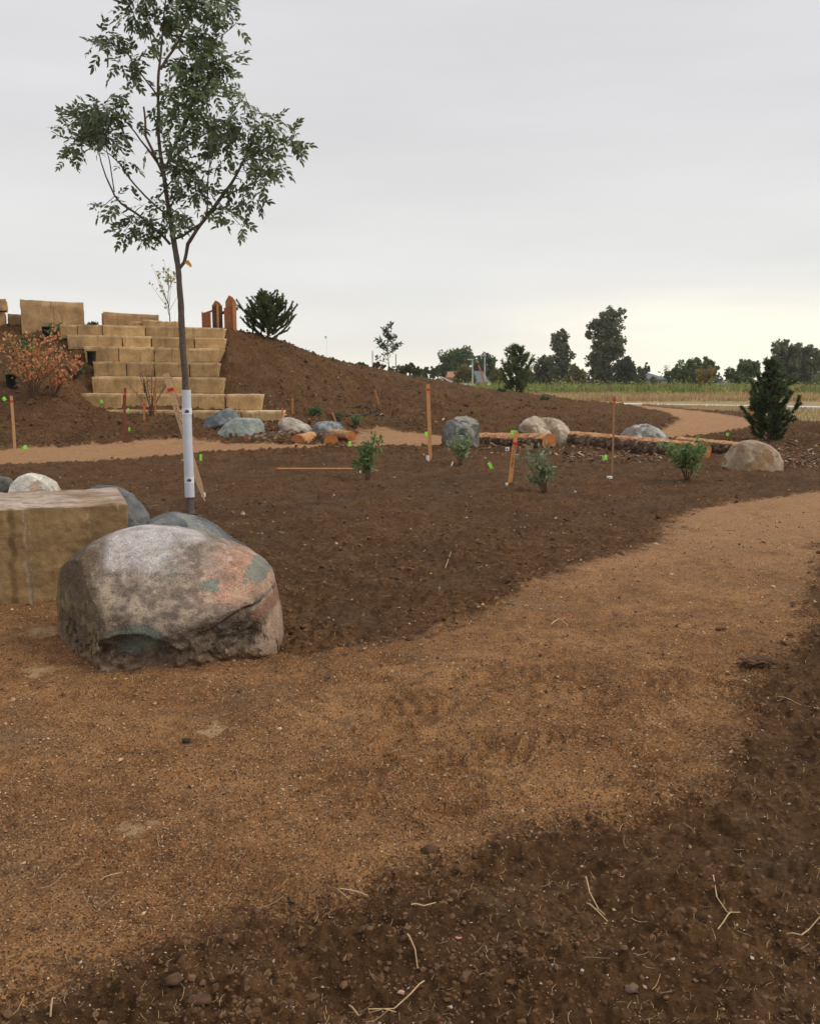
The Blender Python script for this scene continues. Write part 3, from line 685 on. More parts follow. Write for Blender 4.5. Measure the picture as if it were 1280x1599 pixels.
beige = rockcol((.37, .285, .20), (.54, .435, .32), .25, 2.2, (.27, .2, .14))
boulder([(806, 674), (810, 664), (820, 654), (834, 649), (846, 653), (853, 664), (862, 680), (862, 705), (812, 705)], 21.9, .8,
        'smooth beige boulder, the left of the pair behind the orange log', beige, seed=33, rough=.035, facets=4)
boulder([(838, 662), (848, 652), (860, 652), (874, 656), (886, 666), (894, 684), (893, 712), (850, 712), (842, 690)], 22.3, .9,
        'beige boulder with a dark cleft, the right of the pair behind the orange log', beige, seed=35, rough=.04, facets=4)
boulder([(969, 678), (978, 668), (992, 664), (1010, 662), (1026, 668), (1040, 680), (1044, 705), (970, 705)], 23.5, .9,
        'flat pale grey boulder behind the long peeled log', rockcol((.33, .32, .29), (.52, .50, .46), .1, 4, (.22, .20, .17)), seed=37, rough=.07, facets=7)
boulder([(1127, 728), (1134, 712), (1146, 697), (1162, 688), (1178, 687), (1196, 693), (1212, 706), (1219, 718), (1218, 732), (1205, 770), (1150, 770), (1128, 742)], 16.3, .95,
        'tan domed boulder in front of the dark pine', rockcol((.33, .235, .15), (.47, .36, .255), .35, 2.2, (.27, .16, .07)), seed=39, rough=.03, facets=3, sub=6, mat=M_rock)

# ================================================================== QUARRIED BLOCKS
def slab_col(cc, a, b_, c, P):
    front = b_ < 1e-6; n1 = perlin(np.column_stack([a * 3, c * 9, a * 0]), 411) ; n2 = fbm(P * 7, 4, 413)
    for a0, w, k in ((.640, .007, .8), (.655, .003, .5), (.865, .0035, .6), (.44, .004, .5)):
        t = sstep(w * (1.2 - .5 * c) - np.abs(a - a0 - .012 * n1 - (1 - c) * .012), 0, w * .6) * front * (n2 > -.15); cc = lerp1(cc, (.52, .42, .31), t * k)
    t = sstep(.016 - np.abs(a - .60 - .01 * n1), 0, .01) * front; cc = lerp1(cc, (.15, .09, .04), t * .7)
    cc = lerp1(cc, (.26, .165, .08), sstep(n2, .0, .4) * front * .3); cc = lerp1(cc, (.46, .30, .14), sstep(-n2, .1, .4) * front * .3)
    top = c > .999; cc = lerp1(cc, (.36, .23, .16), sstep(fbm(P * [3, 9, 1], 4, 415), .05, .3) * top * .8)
    return cc
def block(xl, xr, ztl, ztr, zb, y0, y1, seed, name='stone_block', parent=None, amp=.02, n=(12, 6, 6), mat=None, origin=None, skewr=0.0, skewl=0.0, cap=(.62, .44, .25), face=(.45, .28, .135), rot=0.0, colfn=None):
    """rough split block: x from xl to xr, top from ztl to ztr, front at y0, back at y1"""
    bm = bmesh.new(); bmesh.ops.create_cube(bm, size=1)
    V = []; F = []; nx, ny, nz = n
    idx = {}
    def vid(i, j, k):
        if (i, j, k) not in idx: idx[(i, j, k)] = len(V); V.append((i / nx, j / ny, k / nz))
        return idx[(i, j, k)]
    for i in range(nx):
        for k in range(nz):
            F.append((vid(i, 0, k), vid(i + 1, 0, k), vid(i + 1, 0, k + 1), vid(i, 0, k + 1)))
            F.append((vid(i + 1, ny, k), vid(i, ny, k), vid(i, ny, k + 1), vid(i + 1, ny, k + 1)))
        for j in range(ny):
            F.append((vid(i, j, nz), vid(i + 1, j, nz), vid(i + 1, j + 1, nz), vid(i, j + 1, nz)))
            F.append((vid(i, j + 1, 0), vid(i + 1, j + 1, 0), vid(i + 1, j, 0), vid(i, j, 0)))
    for j in range(ny):
        for k in range(nz):
            F.append((vid(0, j + 1, k), vid(0, j, k), vid(0, j, k + 1), vid(0, j + 1, k + 1)))
            F.append((vid(nx, j, k), vid(nx, j + 1, k), vid(nx, j + 1, k + 1), vid(nx, j, k + 1)))
    bm.free()
    V = np.array(V); a, b_, c = V.T
    zt = ztl + (ztr - ztl) * a
    x = xl + (xr - xl) * a + skewr * (1 - c) * a + skewl * (1 - c) * (1 - a); z = zb + (zt - zb) * c; y = y0 + (y1 - y0) * b_
    P = np.column_stack([x, y, z]); ctr = P.mean(0)
    # knock the corners off
    e = np.stack([np.minimum(a, 1 - a) * abs(xr - xl), np.minimum(b_, 1 - b_) * abs(y1 - y0), np.minimum(c, 1 - c) * (ztl - zb)], 1)
    es = np.sort(e, 1); r = .03
    k = np.clip(1 - es[:, 1] / .01, 0, 1)
    P -= (P - ctr) / (np.linalg.norm(P - ctr, axis=1)[:, None] + 1e-9) * (k * (.012 + .014 * (perlin(P * 6, seed) + .5)))[:, None]
    nn = np.stack([np.sign(a - .5) * (np.minimum(a, 1 - a) < 1e-6), np.sign(b_ - .5) * (np.minimum(b_, 1 - b_) < 1e-6), np.sign(c - .5) * (np.minimum(c, 1 - c) < 1e-6)], 1)
    d = fbm(P * 2.5 + seed, 4, seed) * amp + fbm(P * 9, 2, seed + 3) * amp * .45
    P += nn * d[:, None]
    if rot:
        cr_, sr_ = math.cos(rot), math.sin(rot); dx_, dy_ = P[:, 0] - xr, P[:, 1] - y0; P[:, 0] = xr + dx_ * cr_ - dy_ * sr_; P[:, 1] = y0 + dx_ * sr_ + dy_ * cr_
    top = (c > .999) | ((b_ < 1e-6) & (c > 1 - .9 / nz))
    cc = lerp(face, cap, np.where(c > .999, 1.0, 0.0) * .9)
    dz = sstep(fbm(P * 1.6, 3, seed + 8), .0, .35); cc = lerp1(cc, tuple(.72 * q for q in face), dz * .5)
    if colfn: cc = colfn(cc, a, b_, c, P)
    return mesh_obj(name, P, [np.array(F)], mat or M_sand, parent, False, {'col': cc}, origin=origin)

steps = empty('stone_steps', at(245, 655, 25.6), 'wide flight of stacked tan sandstone blocks climbing the earth mound', 'steps')
COURSES = [  # Y, joints px, (top py at left, right), bottom py, skew
 (25.6, [157, 236, 300, 376, 441], (640, 642), 662),
 (26.0, [125, 191, 236, 284, 351, 407], (614, 616), 642),
 (26.4, [142.5, 225, 288, 349.5], (587.5, 590), 615),
 (26.8, [146, 199, 242, 296, 341], (564, 566.5), 589),
 (27.2, [132, 187.5, 243, 291, 350], (540, 544), 566),
 (27.6, [108, 194.5, 239, 305.5, 352.5], (521.5, 527.5), 544),
 (28.0, [97, 125, 164.5, 230, 284, 351.5], (505.5, 512), 527)]
sd_ = 100
for ci, (Y, js, (tl, tr), pb) in enumerate(COURSES):
    for i in range(len(js) - 1):
        sd_ += 7; xa, xb = js[i], js[i + 1]; f0 = (xa - js[0]) / (js[-1] - js[0]); f1 = (xb - js[0]) / (js[-1] - js[0])
        ta = tl + (tr - tl) * f0 + random.uniform(-.5, .5); tb = tl + (tr - tl) * f1 + random.uniform(-.5, .5)
        yo = random.uniform(-.05, .05)
        sk = -.16 if (ci == 4 and i == len(js) - 2) else (.22 if ci == 1 and i == 0 else 0)
        last = i == len(js) - 2
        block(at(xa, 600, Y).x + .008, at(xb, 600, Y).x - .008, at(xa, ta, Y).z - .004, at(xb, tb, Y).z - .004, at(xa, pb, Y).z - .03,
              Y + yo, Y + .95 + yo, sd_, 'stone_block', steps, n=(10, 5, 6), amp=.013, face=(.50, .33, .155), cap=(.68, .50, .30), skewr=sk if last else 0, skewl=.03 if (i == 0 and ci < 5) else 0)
def lone(x0, x1, tl, tr, bt, Y, dep, seed, label, name='stone_slab', cat='stone block', drop=.25, **k):
    o0 = at((x0 + x1) / 2, bt, Y)
    o = block(at(x0, tl, Y).x, at(x1, tr, Y).x, at(x0, tl, Y).z, at(x1, tr, Y).z, at(x0, bt, Y).z - drop, Y, Y + dep, seed, name, None, origin=o0, rot=.36, **k)
    props(o, label, cat); return o
lone(39, 131, 470, 472.5, 510, 29.4, 1.0, 301, 'largest upright rectangular sandstone block at the top left of the mound')
lone(165, 248, 488.5, 492, 508, 29.4, 1.0, 303, 'long low sandstone block standing alone on top of the steps')
lone(14, 35.5, 490, 491, 508, 29.9, 1.0, 305, 'low sandstone block between the two tall blocks at the far left')
lone(-45, 9.5, 466, 467, 485, 29.3, 1.1, 307, 'upper sandstone block stacked at the left edge of the skyline', drop=0.0)
lone(-60, 8, 486, 487, 508, 29.4, 1.0, 309, 'lower sandstone block carrying another at the left edge of the skyline')
lone(226, 280, 500.5, 503, 511, 28.5, .6, 311, 'thin flat sandstone slab lying on the top course near the tree trunk', drop=.02, amp=.03)
lone(201, 232, 504, 502.5, 509, 28.35, .5, 313, 'small broken sandstone slab beside the thin flat slab on the top course', drop=.02, amp=.04)

# the big slab beside the foreground boulder
Ys = 6.72
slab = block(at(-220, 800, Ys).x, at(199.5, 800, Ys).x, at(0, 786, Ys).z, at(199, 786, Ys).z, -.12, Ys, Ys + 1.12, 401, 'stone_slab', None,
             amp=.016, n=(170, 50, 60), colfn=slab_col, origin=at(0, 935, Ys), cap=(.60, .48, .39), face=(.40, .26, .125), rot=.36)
props(slab, 'large rectangular quarried slab with a flaky pink-tan top, left of the huge foreground boulder', 'stone block')

# ================================================================== LOGS
def mat_cut():
    m, nt, b = newmat('cut_wood_end', .85, .2)
    v = N(nt, 'ShaderNodeTexCoord').outputs['Object']
    w = N(nt, 'ShaderNodeTexWave', wave_type='RINGS', rings_direction='SPHERICAL'); w.inputs['Scale'].default_value = 14; w.inputs['Distortion'].default_value = 2.5; w.inputs['Detail'].default_value = 3
    L(nt, v, w.inputs[0])
    c = mixc(nt, w.outputs['Fac'], (.36, .135, .042), (.52, .22, .075))
    c = mixc(nt, mrange(nt, noise(nt, v, 6, 4), .45, .65, 0, .7), c, (.26, .095, .032))
    L(nt, c, b.inputs['Base Color']); return m
M_cut = mat_cut()
def log(label, pa, pb, ra, rb, peel, seed, rim=(.50, .27, .12)):
    """pa = cut end that faces the camera; peel = (centre angle, half width) of the stripped side"""
    pa = Vector(pa); pb = Vector(pb)
    root = empty('log', (pa.x, pa.y, gz(pa.x, pa.y)), label, 'log', 'cut logs lining the planting bed')
    ax = (pb - pa).normalized(); s_ = ax.cross(Vector((0, 0, 1))).normalized(); up = s_.cross(ax)
    n, m = 40, max(12, int((pb - pa).length / .07)); V = []; C = []; P = []
    for i in range(m + 1):
        t = i / m; c = pa.lerp(pb, t); r = ra + (rb - ra) * t
        for k in range(n):
            a = 2 * math.pi * k / n; V.append(c + (s_ * math.cos(a) + up * math.sin(a)) * r); P.append((a, t, r))
    V = np.array(V); P = np.array(P)
    d = fbm(V * 5 + seed, 3, seed) ; rd = V - np.array([pa.lerp(pb, t)[:] for t in P[:, 1]])
    da = np.abs((P[:, 0] - peel[0] + math.pi) % (2 * math.pi) - math.pi)
    pk = sstep(peel[1] + d * .3 - da, -.05, .06) * 1.0
    q = np.column_stack([np.cos(P[:, 0]) * 3, np.sin(P[:, 0]) * 3, P[:, 1] * (pb - pa).length * 1.2])
    bark = (np.abs(perlin(q * 3.4, seed + 5)) * .022 + perlin(V * 16, seed + 6) * .012)
    V = V + rd * ((1 - pk) * (bark / .18 + .10) + d * .08 + pk * perlin(V * 7, seed + 2) * .03)[:, None]
    C = lerp((.095, .055, .036), (.23, .15, .10), sstep(fbm(V * 9, 3, seed + 7), -.1, .5))
    C = lerp1(C, (.40, .30, .22), sstep(fbm(V * 16, 2, seed + 8), .25, .5) * .8)
    C = lerp1(C, (.64, .35, .17), pk)
    C = lerp1(C, (.42, .17, .07), pk * sstep(fbm(V * 6, 3, seed + 9), .0, .4) * .8)
    F = np.array([(i * n + k, i * n + (k + 1) % n, (i + 1) * n + (k + 1) % n, (i + 1) * n + k) for i in range(m) for k in range(n)])
    o = mesh_obj('log_body', V, [F], M_logbark, root, True, {'col': C})
    for e, (c, t) in enumerate(((pa, 0), (pb, m))):
        ring = V[t * n:(t + 1) * n]; cc = ring.mean(0)
        V2 = np.concatenate([ring, cc + (ring - cc) * .5 + np.array(ax) * .003, [cc]])
        F4 = [(k, (k + 1) % n, n + (k + 1) % n, n + k) for k in range(n)]; F3 = [(n + k, n + (k + 1) % n, 2 * n) for k in range(n)]
        me = mesh_obj('cut_end', V2, [np.array(F3), np.array(F4)], M_cut, root, False)
        # put the origin of the rings at the heart of the log
        off = Vector(cc) - root.location; me.data.transform(Matrix.Translation(-off)); me.location = off
    return root
up_ = math.pi / 2
log('short peeled log with an orange cut end facing the camera, below the beige rock', at(465, 690, 22.4), at(489, 683.5, 23.8), .17, .17, (up_, 3.0), 3)
log('short bark-covered log with a round orange cut end, left of the small orange log', at(517, 690, 22.5), at(498, 680, 24.6), .16, .19, (up_, -1), 5)
log('small bright orange peeled log pointing right toward the sandy path', at(549, 681, 22.9), at(517, 677, 23.7), .12, .12, (up_, 3.2), 7)
log('long dark bark-covered log half buried behind the short cut logs', at(384, 692, 22.7), at(525, 675, 25.0), .15, .24, (up_, -1), 9)
log('orange-topped log with a round brown cut end, in front of the pair of beige boulders', at(857, 690, 20.9), at(728, 688, 23.4), .185, .20, (up_ + .35, .75), 11)
log('longest log, peeled pale orange on top with rough dark bark on its side', at(1098, 705.5, 18.5), at(893, 687, 22.1), .185, .21, (up_ + .1, .72), 13)
log('reddish peeled log between the round leafy shrub and the tan boulder', at(1162, 702, 19.0), at(1060, 691, 21.4), .14, .14, (up_, .9), 15)

# ================================================================== STAKES, FLAGS, TAGS
def stake(label, top, bot, Y, w, col, ribbon=None, ribat=.06, writing=False, th=.02, name='survey_stake', tails=1, dyb=0.0, bury=.08):
    """wooden stake from pixel top to pixel bottom at depth Y"""
    a, b = at(*top, Y), at(*bot, Y + dyb); a.y = Y
    g0 = gz(b.x, b.y); 
    root = empty(name, (b.x, b.y, g0), label, 'stake', 'wooden survey stakes around the planting beds')
    ax = (a - b).normalized(); lng = (a - b).length; s_ = ax.cross(Vector((0, -1, 0))).normalized(); f = s_.cross(ax).normalized()
    g = Geo(); m = 8; V = []
    b2 = b - ax * bury
    for i in range(m + 1):
        c = b2.lerp(a, i / m) + s_ * random.uniform(-.002, .002)
        k = .15 if i == 0 else 1
        for sx, sf in ((-1, -1), (1, -1), (1, 1), (-1, 1)): V.append(c + s_ * sx * w / 2 * k + f * sf * th / 2)
    F = [(i * 4 + k, i * 4 + (k + 1) % 4, (i + 1) * 4 + (k + 1) % 4, (i + 1) * 4 + k) for i in range(m) for k in range(4)] + [(m * 4, m * 4 + 1, m * 4 + 2, m * 4 + 3)]
    g.add(V, F, col); g.obj('shaft', M_wood, root)
    if ribbon:
        g = Geo(); c = a - ax * lng * ribat
        for k in range(8):
            pass
        wv = []
        for zz in (-.02, .02):
            for sx, sf in ((-1, -1), (1, -1), (1, 1), (-1, 1)): wv.append(c + s_ * sx * (w / 2 + .004) + f * sf * (th / 2 + .004) + ax * zz)
        g.add(wv, [(k, (k + 1) % 4, 4 + (k + 1) % 4, 4 + k) for k in range(4)])
        for t in range(tails):
            sg = -1 if t % 2 == 0 else 1; V = []
            for i in range(6):
                q = i / 5; p = c + s_ * sg * (w / 2 + .004 + q * (.025 + .03 * t)) - Vector((0, 0, 1)) * (q * .06 + q * q * .07) - f * (.01 + .03 * math.sin(q * 3)) * (1 if f.y > 0 else -1)
                V += [p + Vector((0, 0, .010)), p - Vector((0, 0, .010))]
            g.add(V, [(2 * i, 2 * i + 1, 2 * i + 3, 2 * i + 2) for i in range(5)])
        g.obj('ribbon', ribbon, root)
    if writing:
        g = Geo(); ff = f if f.y < 0 else -f; rr = random.Random(5)
        for i in range(22):
            c = a - ax * lng * (.26 + .02 * i) + ff * (th / 2 + .0015)
            if 8 <= i <= 9: continue
            for q in range(3):
                c2 = c + s_ * rr.uniform(-.28, .28) * w + ax * rr.uniform(-.006, .006); vv = rr.uniform(-1, 1)
                d1 = (s_ * math.cos(vv * 2) + ax * math.sin(vv * 2)) * .008; d2 = (ax * math.cos(vv * 2) - s_ * math.sin(vv * 2)) * .0022
                g.add([c2 - d1 - d2, c2 + d1 - d2, c2 + d1 + d2, c2 - d1 + d2], [(0, 1, 2, 3)])
        g.obj('handwriting', M_ink2, root, kind='stuff')
    return root
M_ink2 = mat_plain('black_marker_ink', (0.03, 0.022, 0.02), .7, .2)
T1, T2, T3, T4 = (.56, .33, .16), (.22, .075, .04), (.52, .22, .085), (.62, .41, .23)
def dY(px, py): return G(px, py).y
stake('pale weathered stake with a red band, at the far left below the orange shrub', (18, 618), (24, 703), dY(24, 703), .055, T1, M_ribbon, .1, tails=0)
stake('dark red-brown stake with a red ribbon, in front of the stone steps', (196, 605), (194, 690), dY(194, 690), .055, T2, M_pink, .12)
stake('short orange stake with a red ribbon hanging down, left of the bare shrub', (225.5, 628), (225.5, 662), 24.2, .045, T3, M_ribbon, .1)
stake('thin reddish stake standing among the stems of the bare shrub', (242.5, 595), (243, 650), 24.9, .045, T3, M_pink, .05)
stake('tall lettered lath with a red ribbon bow, leaning behind the tree guard', (259, 583), (318, 776), 11.4, .066, T4, M_ribbon, .13, True, th=.012, tails=2, bury=.05)
stake('tallest upright orange-tan stake with a red band, left of the slate-blue boulder', (668, 600), (672, 720), dY(672, 720), .07, (.62, .31, .13), M_ribbon, .07, tails=0, writing=False)
stake('short leaning stake with a red ribbon and handwriting, left of the leggy leafy shrub', (806, 674), (795, 757), dY(795, 757), .062, (.66, .32, .12), M_ribbon, .22, True, tails=2)
stake('thin tall brown stake with a small red ribbon, in front of the longest log', (959, 618), (955, 745), dY(955, 745), .032, (.38, .2, .10), M_ribbon, .05)
stake('small orange stake with a pink top, at the lower end of the steps', (457, 621), (457, 643), 26.0, .045, T3, M_pink, .12)
stake('tiny stake wrapped in bright pink ribbon, at the right tip of the lowest step', (440.5, 637), (441, 647), 25.4, .04, T3, M_pink, .25, tails=2)
stake('short leaning stake with a pink knot beside the black hose ring', (519, 644), (525, 660), 25.2, .05, T3, M_pink, .15, tails=1)
stake('stake with a pink tip standing alone on the bare slope of the mound', (585.5, 608), (592, 632), dY(592, 632), .05, T3, M_pink, .1)
stake('far orange lath with a ribbon, leaning against the grey house behind the mound', (747, 570), (758, 604), 37.0, .07, (.5, .22, .1), M_pink, .1)
stake('orange-flagged stake behind the left boughs of the dark pine', (1171, 608), (1172, 652), 30.0, .06, T3, M_pink, .06, tails=2)
# fallen stake
a, b = G(434, 740), G(556, 736)
root = empty('survey_stake', (a.x, a.y, gz(a.x, a.y)), 'thin reddish stake lying flat on the soil with a red painted tip', 'stake', 'wooden survey stakes around the planting beds')
za, zb2 = gz(a.x, a.y) + .035, gz(b.x, b.y) + .05; A_, B_ = Vector((a.x, a.y, za)), Vector((b.x, b.y, zb2))
Geo().tube([A_ + (B_ - A_) * i / 5 for i in range(6)], .020, 4, (.46, .21, .10)).obj('shaft', M_wood, root)
Geo().tube([A_ - (B_ - A_) * .02, A_ + (B_ - A_) * .04], .019, 4).obj('red_tip', M_ribbon, root)
def flag(px, py, pb, label, Y=None, w=.07, h=.08, tilt=0., stem=None):
    """pin flag whose plastic sheet is centred at px,py and whose wire foot is at py=pb"""
    g = G(px, pb) if Y is None else Vector((at(px, pb, Y).x, Y, 0))
    Y = g.y; c = at(px, py, Y); foot = Vector((c.x + .02, Y, gz(c.x, Y)))
    if Y is not None and c.z < foot.z + h * .4: c.z = foot.z + h * .55
    root = empty('marker_flag', foot, label, 'flag', 'fluorescent green pin flags')
    Geo().tube([foot - Vector((0, 0, .05)), Vector((c.x + w / 2, Y, c.z + h / 2))], .0025, 4).obj('wire', M_wire, root)
    V = []; ca, sa = math.cos(tilt), math.sin(tilt); nx = 4
    for i in range(nx + 1):
        for k in (0, 1):
            x = (.5 - i / nx) * w; z = (k - .5) * h * (1 - .15 * i / nx)
            V.append((c.x + x * ca - z * sa, Y + .012 * math.sin(i * 1.6 + px) + .001, c.z + x * sa + z * ca))
    F = [(2 * i, 2 * i + 1, 2 * i + 3, 2 * i + 2) for i in range(nx)]
    Geo().add(V, F).obj('flag_sheet', M_flag, root); return root
flag(39, 701.5, 705, 'crumpled green flag beside the pale stake at the far left', w=.11, h=.09, tilt=.4)
flag(158.5, 627, 632, 'green flag on the left end of the second lowest step', Y=25.7, w=.10, h=.10)
flag(201, 640, 646, 'narrow green flag just right of the dark red-brown stake top', Y=24.6, w=.05, h=.09, tilt=.2)
flag(202, 670, 675, 'green flag near the foot of the dark red-brown stake', w=.05, h=.10, tilt=-.2)
flag(314, 714.5, 722, 'tall narrow green flag just right of the white tree guard', w=.055, h=.135, tilt=-.05)
flag(546.5, 693, 698, 'green flag at the end of the three short logs', w=.075, h=.125)
flag(666, 677.5, 684, 'green flag just left of the tallest stake', Y=23.0, w=.10, h=.115)
flag(801.5, 675.5, 684, 'green flag above the short leaning stake with handwriting', Y=20.5, w=.13, h=.11, tilt=-.12)
flag(765.5, 727, 733, 'leaning green flag alone on the soil between the two middle shrubs', w=.055, h=.14, tilt=.5)
flag(944, 714.5, 722, 'green flag left of the thin tall brown stake', w=.085, h=.10, tilt=.25)
flag(1135, 678.5, 683, 'small green flag left of the dark pine', w=.08, h=.10, tilt=-.1)
flag(508.5, 526.5, 562, 'tiny green flag on the skyline right of the mound spruce', Y=31.5, w=.06, h=.08)
flag(763.5, 599.5, 606, 'tiny green flag on the skyline left of the far pine', Y=38, w=.12, h=.12)
flag(7, 623, 632, 'red and white ribbon flag near the left edge below the orange shrub', w=.10, h=.10, tilt=.6)
def white_bit(px, py, label, w, h, Y=None, tilt=0, ring=False):
    g = G(px, py + h / 2) if Y is None else at(px, py, Y); s = g.y / F_PX
    z = gz(g.x, g.y); root = empty('plant_tag', (g.x, g.y, z), label, 'plant tag', 'white plastic plant tags and caps')
    Geo().tube([Vector((g.x, g.y, z - .01)), Vector((g.x + math.sin(tilt) * h * s, g.y, z + h * s * math.cos(tilt)))], w * s / 2, 12).obj('tag_body', M_white, root)
    if ring: Geo().tube([Vector((g.x, g.y - w * s / 2 - .002, z + h * s * .5)), Vector((g.x, g.y - w * s / 2 + .01, z + h * s * .5))], w * s / 4.5, 10).obj('hole', M_black, root)
white_bit(667.5, 715.5, 'white cylindrical cap at the foot of the tallest stake', 5, 9)
white_bit(704, 725, 'slim tilted white tag in front of the slate-blue boulder', 2.6, 7.5, tilt=.4)
white_bit(560, 736.5, 'white cap with a dark hole at the end of the fallen stake', 6.5, 6, ring=True)
white_bit(318, 774, 'white cap on the soil right of the tree guard foot', 6.5, 5)
white_bit(951, 747, 'flat white cap at the foot of the thin tall brown stake', 9, 4)
white_bit(790.5, 757, 'tiny white cap at the foot of the short leaning stake', 4, 3)
white_bit(791.5, 703, 'white cap with a dark hole behind the short leaning stake', 6, 6, ring=True)

# ================================================================== CEDAR GATE ON THE MOUND
def zt(y): return y
gy = 29.0
root = empty('wooden_gate', (at(340, 512, gy).x, gy, gz(at(340, 512, gy).x, gy)), 'red cedar gate posts with pointed tops and board panels on the mound top', 'gate')
def board(name, x0, x1, t0, t1, pb, Y, th, col, tip=0, mat=None):
    a0, a1 = at(x0, t0, Y), at(x1, t1, Y); zb = at(x0, pb, Y).z - .3
    pts = [(a0.x, zb), (a1.x, zb), (a1.x, a1.z)] + ([((a0.x + a1.x) / 2 + (a1.x - a0.x) * .18, at(0, tip + 2, Y).z), ((a0.x + a1.x) / 2 - (a1.x - a0.x) * .1, at(0, tip, Y).z)] if tip else []) + [(a0.x, a0.z)]
    n = len(pts); V = [(x, Y, z) for x, z in pts] + [(x, Y + th, z) for x, z in pts]
    g = Geo(); g.add(V, [(k, (k + 1) % n, n + (k + 1) % n, n + k) for k in range(n)], col)
    c0 = [(sum(p[0] for p in pts) / n, Y, sum(p[1] for p in pts) / n)]
    for yy, o_ in ((Y, 0), (Y + th, n)):
        VV = V[o_:o_ + n] + [(c0[0][0], yy, c0[0][2])]; g.add(VV, [(k, (k + 1) % n, n) for k in range(n)], col)
    return g.obj(name, mat or M_fence, root)
CW, CWd, CL = (.30, .115, .052), (.075, .05, .038), (.48, .23, .095)
for i in range(5): board('fence_board', 314.8 + i * 2.85, 317.5 + i * 2.85, 488.5 - i * .45 - (2 if i == 0 else 0), 488.2 - i * .45, 511, gy + .06 + .012 * (i % 2), .03, (CW[0] * (1 - .05 * (i % 2)), CW[1], CW[2]))
board('post', 331, 345, 477, 477, 511, gy + .12, .22, (.34, .13, .055), tip=469)
board('bark_face', 332, 337.6, 480, 475.5, 511, gy + .10, .018, CWd); board('bark_face', 341.8, 344.6, 477.5, 479, 511, gy + .10, .018, CWd)
board('post_edge', 338, 341.5, 475, 475.5, 511, gy + .095, .02, CL)
board('post', 352, 366, 471, 470, 514, gy + .12, .24, (.36, .14, .06), tip=461)
board('knot', 355, 361.5, 470, 469.5, 478, gy + .11, .008, CWd) if False else None
for i in range(4): board('fence_board', 349.8 + i * 3.25, 352.9 + i * 3.25, 481.0 - i * 1.0, 480.2 - i * 1.0, 514, gy - .02 + .012 * (i % 2), .035, (CW[0] * (1 + .06 * (i % 2)), CW[1] * (1 + .08 * (i % 2)), CW[2]))
board('corner_board', 363, 368.3, 471, 471.5, 514.5, gy - .05, .07, CL)
p0, p1 = at(344, 489, gy + .2), at(350.5, 488, gy + .2)
Geo().tube([p0, p1], .045, 8, CWd).obj('rail', M_fence, root)
p0, p1 = at(318, 490, gy + .13), at(334, 484.5, gy + .13)
Geo().tube([p0, p1], .03, 8, CW).obj('rail', M_fence, root)
p0, p1 = at(368, 482, gy + .1), at(371.5, 482, gy + .1)
Geo().tube([p0, p1], .05, 8, CWd).obj('hinge', M_fence, root)

# ================================================================== PLANTS
def leaf_quads(P, ln, wd, colA, colB, rng, up=0.3, dirs=None):
    """pointed leaves: rhombus with a fold, 2 quads -> returns V, F, C"""
    n = len(P); a, b, c = rot_basis(n, rng)
    if dirs is not None: a = dirs
    a = a + np.array([0, 0, up]); a /= np.linalg.norm(a, axis=1)[:, None]
    b = b - (a * b).sum(1)[:, None] * a; b /= np.linalg.norm(b, axis=1)[:, None]; c = np.cross(a, b)
    ln = ln * rng.uniform(.7, 1.25, n); wd = wd * rng.uniform(.75, 1.2, n)
    L_, W_ = ln[:, None], wd[:, None]
    v0 = P; v1 = P + a * L_ * .45 + b * W_ * .5 + c * W_ * .12; v2 = P + a * L_; v3 = P + a * L_ * .45 - b * W_ * .5 + c * W_ * .12; 
    V = np.stack([v0, v1, v2, v3], 1).reshape(-1, 3); i = np.arange(n)[:, None] * 4
    F = np.concatenate([i + [0, 1, 2], i + [0, 2, 3]])
    t = rng.random(n); C = lerp(colA, colB, t); C = np.repeat(C, 4, axis=0); return V, F, C
